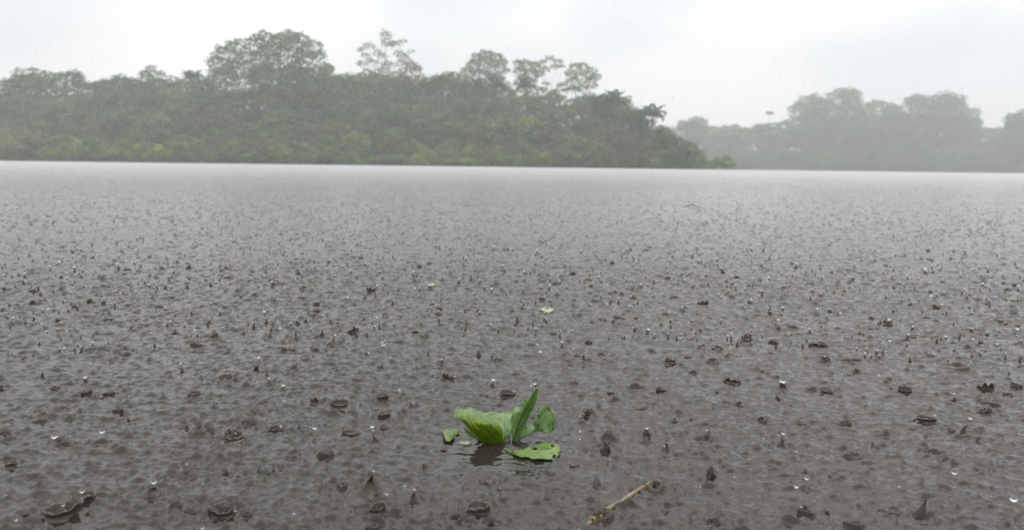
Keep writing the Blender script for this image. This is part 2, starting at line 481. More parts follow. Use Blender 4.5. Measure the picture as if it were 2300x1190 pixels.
# ------------------------------------------------------------------ splash list read off the photograph (base x, base y, width px, height px)
# kinds: J jet, K blunt jet, C crown, B bubble, M lump, T torn crown; last entry: droplets above, as (dx px, dy px, radius px)
SPL = [
 ('C',192,886,28,11,[]),('C',244,888,26,8,[(-13,2,2)]),('C',437,889,26,7,[(-13,2,2)]),('C',508,850,26,8,[(4,-14,1.6)]),
 ('J',193,855,12,11,[(0,-13,3.4)]),('J',408,837,12,24,[(-1,-27,2)]),('J',96,846,9,18,[]),('J',52,810,11,12,[]),
 ('C',265,925,24,9,[]),('M',126,873,24,9,[]),('M',136,922,45,8,[]),('M',78,923,30,7,[]),('J',431,708,14,14,[]),
 ('J',493,708,10,10,[(0,-14,1.6)]),('J',471,725,10,8,[(0,-12,1.6)]),('J',386,732,8,9,[(-2,-13,2)]),('J',100,736,9,9,[(-5,-13,1.8)]),
 ('M',130,722,13,8,[]),('J',305,722,8,8,[]),('M',243,719,30,6,[]),('M',444,776,34,10,[]),('M',479,758,25,8,[]),('M',281,796,26,7,[]),
 ('M',202,678,15,8,[]),('M',72,681,14,7,[]),('J',102,677,6,10,[]),('M',233,684,12,6,[]),('M',169,691,18,6,[]),('M',360,689,16,6,[]),
 ('J',421,650,10,11,[]),('J',291,642,8,6,[]),('K',10,652,10,8,[]),('C',74,655,18,4,[]),('C',529,681,16,4,[]),('M',381,670,24,5,[]),
 ('T',575,832,12,11,[]),('K',3,875,20,14,[]),
 ('C',860,897,27,13,[]),('C',763,918,38,13,[(-20,-1,2.2)]),('C',863,935,30,9,[]),('J',923,918,17,17,[(-3,-18,1.6),(4,-16,1.6)]),
 ('J',992,822,16,17,[(0,-20,1.7)]),('K',1075,798,16,14,[]),('K',1104,804,12,7,[]),('T',1008,852,27,11,[(14,-10,1.6)]),
 ('J',1107,865,12,13,[(1,-17,4)]),('J',1094,890,10,10,[]),('C',1140,890,38,11,[(14,-12,1.5)]),('J',962,796,8,14,[]),('M',812,850,50,6,[]),
 ('J',862,781,13,10,[(0,-10,4),(-4,-16,2),(2,-20,1.5),(-5,-1,1.5),(6,-3,1.5)]),('J',822,796,11,9,[(6,-6,1.8)]),('J',749,768,9,16,[(5,-19,2)]),
 ('M',744,776,32,8,[]),('T',790,747,21,9,[(9,-14,1.3)]),('C',932,746,15,5,[]),('M',954,755,26,6,[]),('J',595,707,7,8,[(-1,-11,2.6)]),
 ('J',654,732,9,9,[(-1,-11,1.6)]),('M',667,729,16,7,[]),('K',687,723,11,8,[]),('J',645,757,11,8,[]),('C',711,686,14,7,[(1,-12,1.4)]),
 ('T',833,656,20,8,[(-5,-3,1.5)]),('J',894,654,9,9,[]),('C',987,695,14,5,[(-4,7,1.8)]),('K',1045,700,11,7,[]),('J',1105,658,11,9,[(-1,-14,2.2)]),
 ('J',583,812,9,12,[(-1,-15,2.6)]),('C',662,828,16,5,[]),('J',600,848,9,16,[]),('J',605,864,12,10,[(0,-14,2.4)]),('M',855,826,16,6,[]),
 ('M',658,789,18,6,[]),('C',639,788,15,5,[]),('M',710,789,16,6,[]),('M',588,904,26,8,[]),('T',707,905,20,8,[]),('K',733,872,8,5,[]),
 ('J',1103,738,6,9,[(0,-14,1.8)]),('J',946,731,9,8,[]),('J',1005,742,8,7,[]),
 ('J',1262,781,12,13,[(0,-18,2.4)]),('J',1311,811,10,17,[]),('C',1349,800,17,5,[]),('C',1505,815,22,8,[]),('C',1323,770,18,6,[]),
 ('J',1455,751,10,12,[(1,-15,2.8)]),('C',1611,784,27,6,[]),('J',1633,803,13,16,[(6,-26,2)]),('J',1570,784,8,9,[(2,-12,2)]),
 ('T',1677,767,26,9,[(-2,-3,2),(4,-6,1.6)]),('T',1647,855,35,8,[]),('T',1484,881,22,7,[(4,-2,2)]),('K',1659,912,22,12,[]),('M',1427,911,60,7,[]),
 ('J',1214,796,9,6,[(0,-8,3.4)]),('C',1218,675,14,5,[]),('J',1556,725,11,8,[(-1,-9,2.2)]),('M',1392,713,38,7,[]),('J',1362,690,8,7,[(0,-10,1.6)]),
 ('M',1493,708,26,5,[]),('J',1686,681,9,9,[(0,-12,1.5)]),('T',1579,684,24,8,[]),('K',1345,655,9,5,[]),('M',1420,669,22,6,[(-3,-7,1.8)]),
 ('K',1396,662,12,8,[]),('K',1287,687,7,5,[]),('C',1197,709,11,5,[]),('K',1160,732,12,8,[]),('B',1176,751,18,7,[]),('C',1245,751,13,4,[]),
 ('M',1546,805,20,6,[]),('M',1599,816,36,8,[]),('M',1556,837,22,7,[]),('J',1201,866,10,9,[(0,-12,3.4),(-7,-7,2)]),('T',1316,932,20,10,[(-9,6,8)]),
 ('K',1610,881,10,6,[]),('M',1372,883,20,7,[]),
 ('C',2032,880,30,13,[]),('K',1756,874,30,19,[(0,-23,6)]),('K',1745,898,20,13,[]),('C',1858,882,26,8,[(-12,-4,1.8)]),('C',1838,775,40,8,[(16,-2,1.8)]),
 ('M',1852,812,26,11,[(0,-12,1.6)]),('M',1925,837,20,8,[]),('M',1915,807,42,7,[]),('J',1942,804,8,11,[(0,-14,2.4)]),('C',1972,794,14,5,[]),
 ('M',2146,825,70,9,[]),('J',2038,763,12,10,[(1,-15,2.4)]),('K',2049,742,10,11,[(0,-13,2)]),('K',2182,746,14,10,[(0,-11,3)]),('J',2279,752,8,10,[(4,-16,2.6)]),
 ('C',2246,722,26,4,[]),('T',1987,730,30,8,[(-6,-6,1.8),(9,-16,2)]),('J',2114,764,9,10,[]),('T',2205,771,13,7,[]),('J',1741,732,11,9,[(6,-16,2.2)]),
 ('J',1725,735,8,8,[]),('K',1818,749,10,6,[(-1,-11,1.5)]),('M',1765,754,12,5,[]),('M',1738,771,26,10,[]),('K',1730,706,10,8,[]),
 ('J',1756,696,7,6,[(0,-9,2)]),('J',1829,704,9,8,[(6,-12,2)]),('K',2005,702,11,7,[]),('T',2104,692,18,7,[(11,-12,2)]),('C',2282,871,24,9,[]),
 ('T',2214,875,32,12,[(-10,0,2.2)]),('M',2225,904,50,10,[(0,-8,1.6)]),('K',2143,900,14,10,[]),('T',2210,927,28,9,[(-12,-4,1.6),(12,-2,1.6)]),('M',2264,889,24,7,[]),
 ('C',2080,945,42,11,[(18,-16,1.8)]),('J',2163,974,17,26,[(12,-38,3.6)]),('M',2131,967,32,7,[]),('J',2196,992,14,13,[]),('J',1960,1003,18,17,[]),
 ('J',1755,1000,20,25,[(2,-30,3.2)]),('J',2067,1156,36,50,[(6,-22,2.6)]),('M',1809,1148,46,13,[]),('M',1849,1143,28,10,[]),('M',1883,1071,48,9,[]),
 ('M',2136,1039,60,10,[]),('M',1913,1021,50,9,[]),('M',1800,950,24,7,[]),('M',1898,952,30,9,[]),('K',1710,944,18,9,[]),('M',2097,1014,28,10,[]),
 ('M',1918,1177,50,12,[]),('M',1998,1146,52,11,[]),
 ('J',830,1102,56,44,[(10,-50,3)]),('J',928,1127,32,34,[(3,-38,3)]),('C',849,1144,36,14,[]),('C',1075,1144,52,17,[(-26,2,3.4),(26,2,3)]),('M',1024,1164,34,11,[]),
 ('K',1103,1176,22,18,[]),('M',732,1020,44,14,[(-18,-8,2.6)]),('J',841,992,22,22,[(-2,-30,2),(-4,-40,4)]),('C',618,965,28,9,[(14,-14,2.4)]),('B',682,962,26,12,[]),
 ('C',787,973,34,9,[(-14,4,2.4)]),('J',952,1051,18,14,[]),('B',598,1058,36,14,[]),('M',767,1094,28,9,[]),('M',837,1186,40,14,[]),('M',865,958,26,7,[]),
 ('K',344,1110,42,19,[(4,-33,4.6)]),('C',500,1153,48,19,[(-25,-16,3),(30,-15,3)]),('C',141,1152,72,24,[(4,-26,3)]),('C',187,1120,50,13,[(0,-23,4.4),(3,11,5)]),
 ('M',54,1154,24,9,[]),('M',416,1074,56,11,[]),('M',393,1139,34,11,[]),('M',429,1149,28,9,[]),('K',508,1064,16,11,[]),('K',534,1074,14,8,[]),('C',25,1043,24,7,[]),
 ('K',128,990,26,15,[(-4,-20,6)]),('M',141,1002,50,9,[]),('M',223,999,54,10,[]),('M',88,943,44,8,[]),('M',555,953,32,9,[]),('T',524,986,42,11,[(6,-14,2)]),
 ('K',289,945,13,9,[]),('T',413,958,20,5,[]),('M',554,1156,28,9,[]),('M',570,928,34,7,[]),('K',447,966,18,12,[]),('M',10,976,34,9,[]),
 ('K',1452,975,22,14,[(1,-17,3)]),('K',1361,1013,30,26,[]),('K',1496,1012,22,17,[(-5,-12,2)]),('K',1597,1070,28,28,[]),
 ('M',1586,987,52,10,[]),('M',1571,1021,36,10,[]),('M',1605,1172,34,10,[]),('K',1515,948,14,9,[]),('K',1552,946,12,8,[]),
 ('M',1352,1163,58,15,[]),('M',1472,1100,40,13,[(12,-9,3.4)]),('M',1085,1080,26,5,[]),('K',1410,1060,10,5,[]),
]
# loose drops in the air: x, y, radius px, metres above the water
AIR = [(108,691,1.8),(144,778,2.4),(437,738,2),(151,743,2),(636,862,3.6),(638,898,2.6),(897,874,2.8),(629,734,2.6),(846,711,2),(782,664,2),(932,645,2.4),
 (229,967,5),(2277,1118,7),(2144,1058,5),(1812,1071,5),(1789,1088,5),(869,1105,4),(910,1088,3),(707,957,4.6),(1303,966,2.6),(1303,984,2.4),(1588,964,2.4),
 (1715,983,2),(1789,1012,2),(1999,763,2.6),(1998,717,2),(2092,662,2.6),(1974,840,2),(1887,702,2),(2186,760,2.6),(2240,770,2),(2143,882,2),(1207,771,2),
 (1289,781,1.8),(1370,1028,2),(1573,1090,2),(1650,1068,2),(420,1040,2),(36,1165,3),(455,1182,4),(660,1150,3),(1280,1010,2),(1800,1135,3),(2020,1090,2.4)]

# ------------------------------------------------------------------ splash shapes (metres, built round their own base)
def jet_mesh(w, h, lean=0.0, blunt=False, seed=0):
    rs = np.random.default_rng(seed)
    nz, na = 15, 18
    t = np.linspace(0, 1, nz)
    if blunt:
        rad = 0.5 * w * (0.46 * np.sqrt(np.clip(1 - t ** 2.4, 0, 1)) + 0.5 * (1 - t) ** 3)
    else:
        rad = 0.5 * w * (0.62 * (1 - t) ** 2.6 + 0.24 * (1 - 0.75 * t) * np.sqrt(np.clip(1 - t ** 6, 0, 1)))
    z = h * t
    rad = np.concatenate([[w * 0.80, w * 0.58, w * 0.48], rad]); z = np.concatenate([[-0.0045, -0.0012, 0.02 * h], z * 0.98 + 0.06 * h])
    tt = np.clip(z / h, 0, 1)
    an = np.linspace(0, 2 * math.pi, na, endpoint=False)
    p1, p2, p3 = rs.uniform(0, 6.28, 3)
    mod = 1 + 0.15 * np.sin(2 * an + p1)[None, :] + 0.13 * np.sin(3 * an + p2 + 4 * tt[:, None]) + 0.08 * np.sin(5 * an + p3 - 5 * tt[:, None])
    rr = rad[:, None] * mod
    bx = lean * h * tt ** 1.5 + 0.05 * w * np.sin(tt * 6 + p1)
    by = 0.06 * w * np.sin(tt * 5 + p2)
    V = np.stack([rr * np.cos(an) + bx[:, None], rr * np.sin(an) + by[:, None], np.repeat(z[:, None], na, 1)], -1).reshape(-1, 3)
    F = grid_faces(len(z), na, True)
    V = np.vstack([V, [[bx[-1], by[-1], z[-1] + 0.02 * h]]])
    b = (len(z) - 1) * na
    tri = np.array([[b + k, b + (k + 1) % na, len(V) - 1] for k in range(na)])
    parts = [(V, [F, tri])]
    if not blunt:                     # one or two side prongs, as a torn jet has
        for _ in range(rs.integers(0, 3)):
            a = rs.uniform(0, 6.28); q = rs.uniform(0.18, 0.36) * w; hh = h * rs.uniform(0.35, 0.7)
            x0, y0 = q * math.cos(a), q * math.sin(a)
            parts.append(tube([(x0 * .8, y0 * .8, -0.001), (x0, y0, hh * .5), (x0 * 1.15 + bx[-1] * .3, y0 * 1.15, hh)], [w * .10, w * .06, w * .025], 7))
    return merge(parts)

def crown_mesh(w, h, torn=0.0, seed=0):
    """thin cup of water with a notched, flaring lip; returns the mesh and the tips of its lip for beads"""
    rs = np.random.default_rng(seed)
    na = 48
    an = np.linspace(0, 2 * math.pi, na, endpoint=False)
    ns = rs.integers(6, 11)
    ph = rs.uniform(0, 6.28)
    jag = np.abs(np.cos(ns * an / 2 + ph)) ** 2 * (0.65 + 0.25 * np.sin(2 * an + ph * 3) + 0.1 * np.sin(3 * an + ph))
    amp = 0.22 + 0.45 * torn
    side = 1 + (0.22 + 0.35 * torn) * np.cos(an + rs.uniform(0, 6.28)) + 0.12 * np.sin(2 * an + ph)
    hh = h * side * (1 - amp + amp * (0.35 + jag) * 1.25)
    hh = np.maximum(hh, 0.12 * h)
    ex = 1 + 0.07 * np.sin(2 * an + ph) + 0.06 * np.sin(3 * an - ph)
    prof = [(0.80, -0.0045, 0), (0.60, -0.0008, 0), (0.505, 0.0, 0.10), (0.465, 0.0, 0.45), (0.475, 0.0, 0.80), (0.515, 0.0, 1.0),
            (0.490, 0.0, 1.0), (0.440, 0.0, 0.72), (0.425, 0.0, 0.40), (0.36, 0.0, 0.08), (0.18, -0.001, 0.0), (0.03, -0.0015, 0.0)]
    V = np.array([np.stack([q * w * ex * np.cos(an), q * w * ex * np.sin(an), zz + f * hh], -1) for q, zz, f in prof])
    tips = []
    for k in range(na):
        if hh[k] > hh[k - 1] and hh[k] >= hh[(k + 1) % na] and hh[k] > 0.5 * h:
            tips.append((0.51 * w * ex[k] * math.cos(an[k]), 0.51 * w * ex[k] * math.sin(an[k]), hh[k]))
    rim = [(0.505 * w * ex[k] * math.cos(an[k]), 0.505 * w * ex[k] * math.sin(an[k]), hh[k]) for k in range(na)]
    crown_mesh.rim = rim
    return V.reshape(-1, 3), grid_faces(len(prof), na, True), tips

def lump_mesh(w, h, seed=0):
    """low uneven heap of thrown-up water with a dent"""
    rs = np.random.default_rng(seed)
    nr, na = 13, 30
    q = np.linspace(0.0, 1.0, nr)[:, None]
    q = np.maximum(q, 0.012)
    an = np.linspace(0, 2 * math.pi, na, endpoint=False)[None, :]
    X, Y = q * np.cos(an), q * np.sin(an)
    Z = np.zeros_like(X)
    for _ in range(rs.integers(3, 6)):
        cx, cy = rs.uniform(-0.5, 0.5), rs.uniform(-0.35, 0.35)
        s = rs.uniform(0.13, 0.26)
        Z = np.maximum(Z, rs.uniform(0.5, 1.0) * np.exp(-((X - cx) ** 2 + (Y - cy) ** 2 * 1.4) / (2 * s * s)))
    ring = 0.55 * np.exp(-((q - 0.58) / 0.13) ** 2) * (1 + 0.6 * np.sin(an + rs.uniform(0, 6.28)))
    Z = np.maximum(Z, ring) - 0.35 * np.exp(-(q / 0.25) ** 2)
    Z *= np.clip((1 - q) * 3.5, 0, 1)
    V = np.stack([X * w * 0.62, Y * w * 0.62 * 1.1, Z * h - 0.0035 * q ** 6 - 0.0005], -1).reshape(-1, 3)
    return V, grid_faces(nr, na, True)[:, ::-1]

def bubble_mesh(w, h):
    v, f = ICO3
    keep = v[f].mean(1)[:, 2] > -0.12
    parts = []
    for s, flip in ((1.0, False),):
        g = f[keep][:, ::-1] if flip else f[keep]
        parts.append((v * s * np.array([w / 2, w / 2, h]), g))
    return merge(parts)

def ball_mesh(name, r, sub=ICO3, stretch=1.0, seed=0):
    rs = np.random.default_rng(seed)
    v = sub[0].copy()
    d = rs.normal(size=3); d /= np.linalg.norm(d)
    v = v * (1 + 0.10 * (v @ d)[:, None] ** 2)
    v[:, 2] *= stretch
    return np_mesh(name, v * r, sub[1], M_DROP)

PHRASE = {
 'J': 'water jet', 'K': 'blunt water cone', 'C': 'splash crown', 'B': 'clear bubble', 'M': 'dark water swell', 'T': 'torn splash'}
NAME = {'J': 'rain_splash', 'K': 'rain_splash', 'C': 'splash_crown', 'B': 'water_bubble', 'M': 'water_swell', 'T': 'splash_crown'}
CAT = {'J': 'water splash', 'K': 'water splash', 'C': 'splash crown', 'B': 'bubble', 'M': 'water swell', 'T': 'splash crown'}
GROUP = {'J': 'water jets thrown up by raindrops', 'K': 'water jets thrown up by raindrops', 'C': 'splash crowns of raindrops', 'B': 'bubbles on the water', 'M': 'swells left by raindrops', 'T': 'splash crowns of raindrops'}
OWN = {     # splashes that one can point to by their look alone
 (830,1102): 'widest brown splash cone with two glassy spikes, near the bottom edge',
 (928,1127): 'tall brown cone with one spike, right of the widest splash cone',
 (2067,1156): 'tallest thin spike of brown water, near the bottom right corner',
 (141,1152): 'largest ragged splash crown, lying in the bottom left corner',
 (187,1120): 'beaded splash crown with drops above it, touching the largest crown',
 (500,1153): 'brown bowl-shaped splash with bright beads, bottom left of the plant',
 (1075,1144): 'beaded splash crown straight below the green plant and its reflection',
 (763,918): 'splash crown with a lip of dark beads, left of the plant',
 (860,897): 'neat cup-shaped splash crown, left of the plant\'s upright leaf',
 (863,935): 'thin slanting ring of splashed water, close left of the plant',
 (1140,890): 'wide splash crown right behind the green plant',
 (1316,932): 'splash with a large clear bubble, right of the plant',
 (2032,880): 'pale-lipped cup of splashed water on the right, behind the slanting jet',
 (2080,945): 'wide flattened splash crown with bright lip, left of the slanting jet',
 (2163,974): 'slanting jet of water throwing one drop to the right',
 (1756,874): 'wide cone of water with a clear bubble on its tip',
 (841,992): 'thin jet with a string of clear drops over it, left of the plant',
 (862,781): 'bright glassy splash of clear drops, beyond the plant to its left',
 (1361,1013): 'blunt finger of brown water right of the flat floating leaf',
 (1597,1070): 'blunt brown cone of water right of the sunken stem',
 (344,1110): 'brown cone of water with one drop hanging above, bottom left',
 (682,962): 'clear half-round bubble left of the string-of-drops jet',
 (598,1058): 'largest clear bubble, low on the left of the plant',
 (1352,1163): 'swell of water lifted over the yellow end of the sunken stem',
 (1472,1100): 'swell of water over the far end of the sunken stem',
 (1075,798): 'smooth blunt finger of water straight behind the plant',
 (1107,865): 'thin jet carrying a bright cup-shaped drop behind the plant',
}

def zone(px, py):
    d = 'by the bottom edge' if py > 1045 else 'level with plant' if py > 925 else 'just behind plant' if py > 820 else 'well behind plant' if py > 735 else 'far behind plant'
    if py > 925:
        c = 'by the left edge' if px < 250 else 'on the left' if px < 600 else 'close on the left' if px < 1010 else 'straight' if px < 1270 else 'close on the right' if px < 1650 else 'on the right' if px < 2000 else 'by the right edge'
    else:
        c = 'under the island\'s left end' if px < 280 else 'left of the domed tree' if px < 480 else 'under the big domed tree' if px < 740 else 'under the thin-leaved tree' if px < 960 else 'under the pale domed tree' if px < 1180 else 'under the leaning tree' if px < 1400 else 'under the island\'s right end' if px < 1680 else 'under the far bank' if px < 2050 else 'by the right edge'
    return f'{d} {c}'

ORD = ['first', 'second', 'third', 'fourth', 'fifth', 'sixth', 'seventh', 'eighth', 'ninth']
NUM = ['', '', 'two', 'three', 'four', 'five', 'six', 'seven', 'eight', 'nine']
def settle_labels(rows):
    """rows: (object, label, x). Where several would read alike, say which of them, counted from the left."""
    by = {}
    for o, lab, x in rows: by.setdefault(lab, []).append((x, o))
    for lab, xs in by.items():
        xs.sort(key=lambda q: q[0])
        k = len(xs)
        for i, (x, o) in enumerate(xs):
            if k == 1: o['label'] = lab
            elif k == 2: o['label'] = lab + (', left one' if i == 0 else ', right one')
            elif k <= 9: o['label'] = lab + (', leftmost' if i == 0 else ', rightmost' if i == k - 1 else f', {ORD[i]} from left')
            else: o['label'] = lab

water_things = []
label_rows = []
def surface_z(x, y):
    """height of the built water surface at a point"""
    r0, th = math.hypot(x, y), math.atan2(x, y)
    i = int(np.clip(np.searchsorted(ROWS, r0), 1, NR - 1)); j = int(np.clip(np.searchsorted(TH, th), 1, NT - 1))
    a = (r0 - ROWS[i - 1]) / (ROWS[i] - ROWS[i - 1]); b = (th - TH[j - 1]) / (TH[j] - TH[j - 1])
    return WZ[i-1, j-1]*(1-a)*(1-b) + WZ[i, j-1]*a*(1-b) + WZ[i-1, j]*(1-a)*b + WZ[i, j]*a*b

def build_splash(i, kind, px, py, w, h, drops, label=None):
    p, dep = on_water(px, py)
    s = dep / FPX
    w_, h_ = w * s, h * s * (0.85 if kind in 'CT' else 0.85 if kind == 'J' else 1.35 if kind == 'M' else 0.95)
    z = surface_z(p.x, p.y) - 0.0005
    lean = 0.0
    if drops and kind == 'J': lean = float(np.clip(drops[0][0] / max(6, -drops[0][1]), -0.5, 0.5))
    tips = []
    if kind in 'JK': V, F = jet_mesh(w_, h_, lean, kind == 'K', seed=i)
    elif kind in 'CT': V, F, tips = crown_mesh(w_, h_, 1.0 if kind == 'T' else 0.0, seed=i)
    elif kind == 'M': V, F = lump_mesh(w_, h_, seed=i)
    else: V, F = bubble_mesh(w_, h_)
    me = np_mesh(NAME[kind], V, F, M_FILM if kind == 'B' else M_FARSPLASH if kind == 'K' else M_CROWN if kind in 'CT' else M_SWELL if kind == 'M' else M_SPLASH)
    o = link(NAME[kind], me, None, (p.x, p.y, z))
    if kind == 'B': o.location.z = z
    tag(o, None, CAT[kind], GROUP[kind])
    if tips:
        rb = np.random.default_rng(i + 500)
        beads = [(ICO2[0] * w_ * rb.uniform(0.022, 0.050) + np.array(t) + np.array([0, 0, 0.015 * w_]), ICO2[1]) for t in tips]
        rim = crown_mesh.rim
        ring = tube(rim + rim[:2], [w_ * (0.027 + 0.009 * math.sin(0.39 * q_ + i)) for q_ in range(len(rim) + 2)], 8)
        link('lip', np_mesh('lip', *merge([ring] + beads), M_DROP), o)
    for k, (dx, dy, rd) in enumerate(drops):
        c = link('droplet', ball_mesh('droplet', 1.2 * rd * s, ICO3, 1.0, seed=i * 7 + k), o)
        c.location = (dx * s, -0.002 if dy < 0 else -0.006, max(-dy, 1.0) * s)
    if label: o['label'] = label
    else:
        size = ''
        if kind == 'M': size = 'broad ' if w > 40 else ''
        elif kind == 'J': size = 'tall thin ' if h > 15 else 'small ' if h < 9 else ''
        elif kind == 'C': size = 'wide ' if w > 25 else 'small ' if w < 17 else ''
        ph = size + PHRASE[kind]
        if drops and kind in 'JKC': ph += ' with drop'
        label_rows.append((o, f'{ph} {zone(px, py)}', px))
    return o

# rings and dents in the water surface, first from the listed splashes, then at random between them
rw = random.Random(3)
for k, px, py, w, h, dr in SPL:
    p, dep = on_water(px, py)
    s = dep / FPX
    add_rings(p.x, p.y, w * s * rw.uniform(0.8, 1.5), rw.uniform(0.0010, 0.0024), rw.uniform(0.012, 0.019), 0.0)
for _ in range(900):
    rr_ = math.sqrt(rw.uniform(0.8, 45.0)); th = rw.uniform(R(-42), R(42))
    x, y = rr_ * math.sin(th), rr_ * math.cos(th)
    if math.hypot(x - PLANT_C.x, y - PLANT_C.y) < 0.16: continue
    add_rings(x, y, rw.uniform(0.004, 0.05), rw.uniform(0.0005, 0.0018), rw.uniform(0.011, 0.020), rw.choice([0, 0, 0, 0.0015]))

me = np_mesh('water', np.stack([WX, WY, WZ], -1).reshape(-1, 3), grid_faces(NR, NT, True), M_WATER)
at = me.attributes.new('fine_relief', 'FLOAT', 'POINT')
FINE = np.maximum(LOST * 1.8, 0.17 * calm(WX, WY))
at.data.foreach_set('value', FINE.ravel().astype(np.float32))
water = link('water', me)
tag(water, kind='structure')

for i, (k, px, py, w, h, dr) in enumerate(SPL):
    build_splash(i, k, px, py, w, h, dr, OWN.get((px, py)))

# smaller splashes farther out, each still an object, up to about 300 splashes in all
rf = random.Random(21)
n_more = 300 - len(SPL)
taken = [(s[1], s[2]) for s in SPL]
i = 0
while i < n_more:
    px, py = rf.uniform(0, 2300), 555 + 105 * rf.random() ** 0.8
    if any(abs(px - a) < 14 and abs(py - b) < 6 for a, b in taken): continue
    taken.append((px, py))
    k = rf.choice('JJJJKKMCT')
    w = rf.uniform(7, 12) * (1.3 if k in 'MC' else 1)
    h = {'J': rf.uniform(7, 12), 'K': rf.uniform(5, 8), 'M': 4, 'C': 4, 'T': 5}[k]
    dr = [(rf.uniform(-2, 2), -h - 3, rf.uniform(1.2, 1.9))] if k in 'JK' and rf.random() < 0.55 else []
    build_splash(1000 + i, k, px, py, w, h, dr)
    i += 1
settle_labels(label_rows)

# loose drops in the air above the water
rows = []
ra = random.Random(5)
for i, (px, py, rd) in enumerate(AIR):
    z = ra.uniform(0.012, 0.035)
    p, dep = on_water(px, py, z)
    o = link('water_drop', ball_mesh('water_drop', 1.15 * rd * dep / FPX, ICO3, ra.uniform(0.85, 1.25), seed=i + 90), None, p)
    tag(o, None, 'water drop', 'loose drops in the air above the river')
    rows.append((o, f'{"large " if rd >= 4.5 else "tiny " if rd < 2.3 else ""}clear airborne drop {zone(px, py)}', px))
settle_labels(rows)

# splashes beyond the ones that are objects: small spikes and beads, one object
def far_splashes():
    rs = np.random.default_rng(77)
    cones, beads = [], []
    an = np.linspace(0, 2 * math.pi, 6, endpoint=False)
    f6 = np.vstack([grid_faces(3, 6, True)])
    tip = np.array([[12 + k, 12 + (k + 1) % 6, 18] for k in range(6)])
    V, Fq, Ft, n = [], [], [], 0
    VB, FB, nb = [], [], 0
    for _ in range(27000):
        u = rs.random()
        rr = 2.0 + 44.0 * u ** 1.5
        th = R(rs.uniform(-41, 41))
        x, y = rr * math.sin(th), rr * math.cos(th)
        if rr < 2.3 or (rr < 3.4 and rs.random() > 0.4): continue
        if abs(x - PLANT_C.x) < 0.2 and abs(y - PLANT_C.y) < 0.2: continue
        flat = rs.random() < 0.5 and rr > 2.6
        w = rs.uniform(0.010, 0.026) if flat else rs.uniform(0.005, 0.012); h = rs.uniform(0.003, 0.007) if flat else 0.005 + 0.012 * rs.random() ** 2
        if rr > 7: w *= 1.25; h *= 1.45
        z = surface_z(x, y)
        lx = rs.normal() * 0.15 * h
        c = np.concatenate([np.stack([q * w * np.cos(an) + f * lx, q * w * np.sin(an), np.full(6, zz)], -1) for q, zz, f in ((0.9, -0.004, 0), (0.62 if flat else 0.34, 0.3 * h, 0.3), (0.36 if flat else 0.16, 0.8 * h, 0.8))] + [[[lx, 0, h]]])
        V.append(c + np.array([x, y, z])); Fq.append(f6 + n); Ft.append(tip + n); n += 19
        if rs.random() < 0.3:
            b = ICO1[0] * rs.uniform(0.0018, 0.0038) + np.array([x + lx * 1.3, y, z + h * rs.uniform(1.15, 1.7)])
            VB.append(b); FB.append(ICO1[1] + nb); nb += len(b)
    o = link('splashes', np_mesh('splashes', np.concatenate(V), [np.concatenate(Fq), np.concatenate(Ft)], M_FARSPLASH))
    tag(o, 'small dark rain splashes pitting the river far out', None, None, 'stuff')
    o = link('spray', np_mesh('spray', np.concatenate(VB), np.concatenate(FB), M_DROP))
    tag(o, 'tiny clear drops flung above the far splashes', None, None, 'stuff')
far_splashes()

# falling rain: slim drops in the air
def rain():
    rs = np.random.default_rng(5)
    V, F, n = [], [], 0
    for _ in range(6500):
        y = 3.2 + 22 * rs.random() ** 1.2
        x = rs.uniform(-0.75, 0.75) * y
        z = rs.uniform(0.05, 0.5 + 0.24 * y)
        rd = rs.uniform(0.0005, 0.0009) * (1 + 0.05 * y)
        v = ICO1[0] * np.array([rd, rd, rd * rs.uniform(6, 10)]) + np.array([x, y, z])
        V.append(v); F.append(ICO1[1] + n); n += len(v)
    o = link('rain', np_mesh('rain', np.concatenate(V), np.concatenate(F), M_DROP))
    tag(o, 'fine raindrops falling over the river', None, None, 'stuff')
rain()

# ------------------------------------------------------------------ the floating water plant
def plane_pt(px, py, d=0.0, base=None):
    """point seen at a pixel, at the plant's depth moved d metres towards the camera"""
    return EYE + ray(px, py) * (PLANT_DEP - d)
PBASE, PLANT_DEP = on_water(1115, 992)

def catmull(P, m):
    P = np.asarray(P, float); n = len(P)
    Q = np.concatenate([[2 * P[0] - P[1]], P, [2 * P[-1] - P[-2]]])
    t = np.linspace(0, n - 1 - 1e-6, m); k = t.astype(int); f = (t - k)
    f = f.reshape(-1, *([1] * (P.ndim - 1)))
    a, b, c, d = Q[k], Q[k + 1], Q[k + 2], Q[k + 3]
    return 0.5 * (2 * b + (c - a) * f + (2 * a - 5 * b + 4 * c - d) * f ** 2 + (3 * b - a - 3 * c + d) * f ** 3)

def patch(ctrl, nu=30, nv=44):
    g = np.asarray(ctrl, float)               # rows base -> rim, columns across, each x, y, z
    g = catmull(g, nu)
    return np.swapaxes(catmull(np.swapaxes(g, 0, 1), nv), 0, 1)

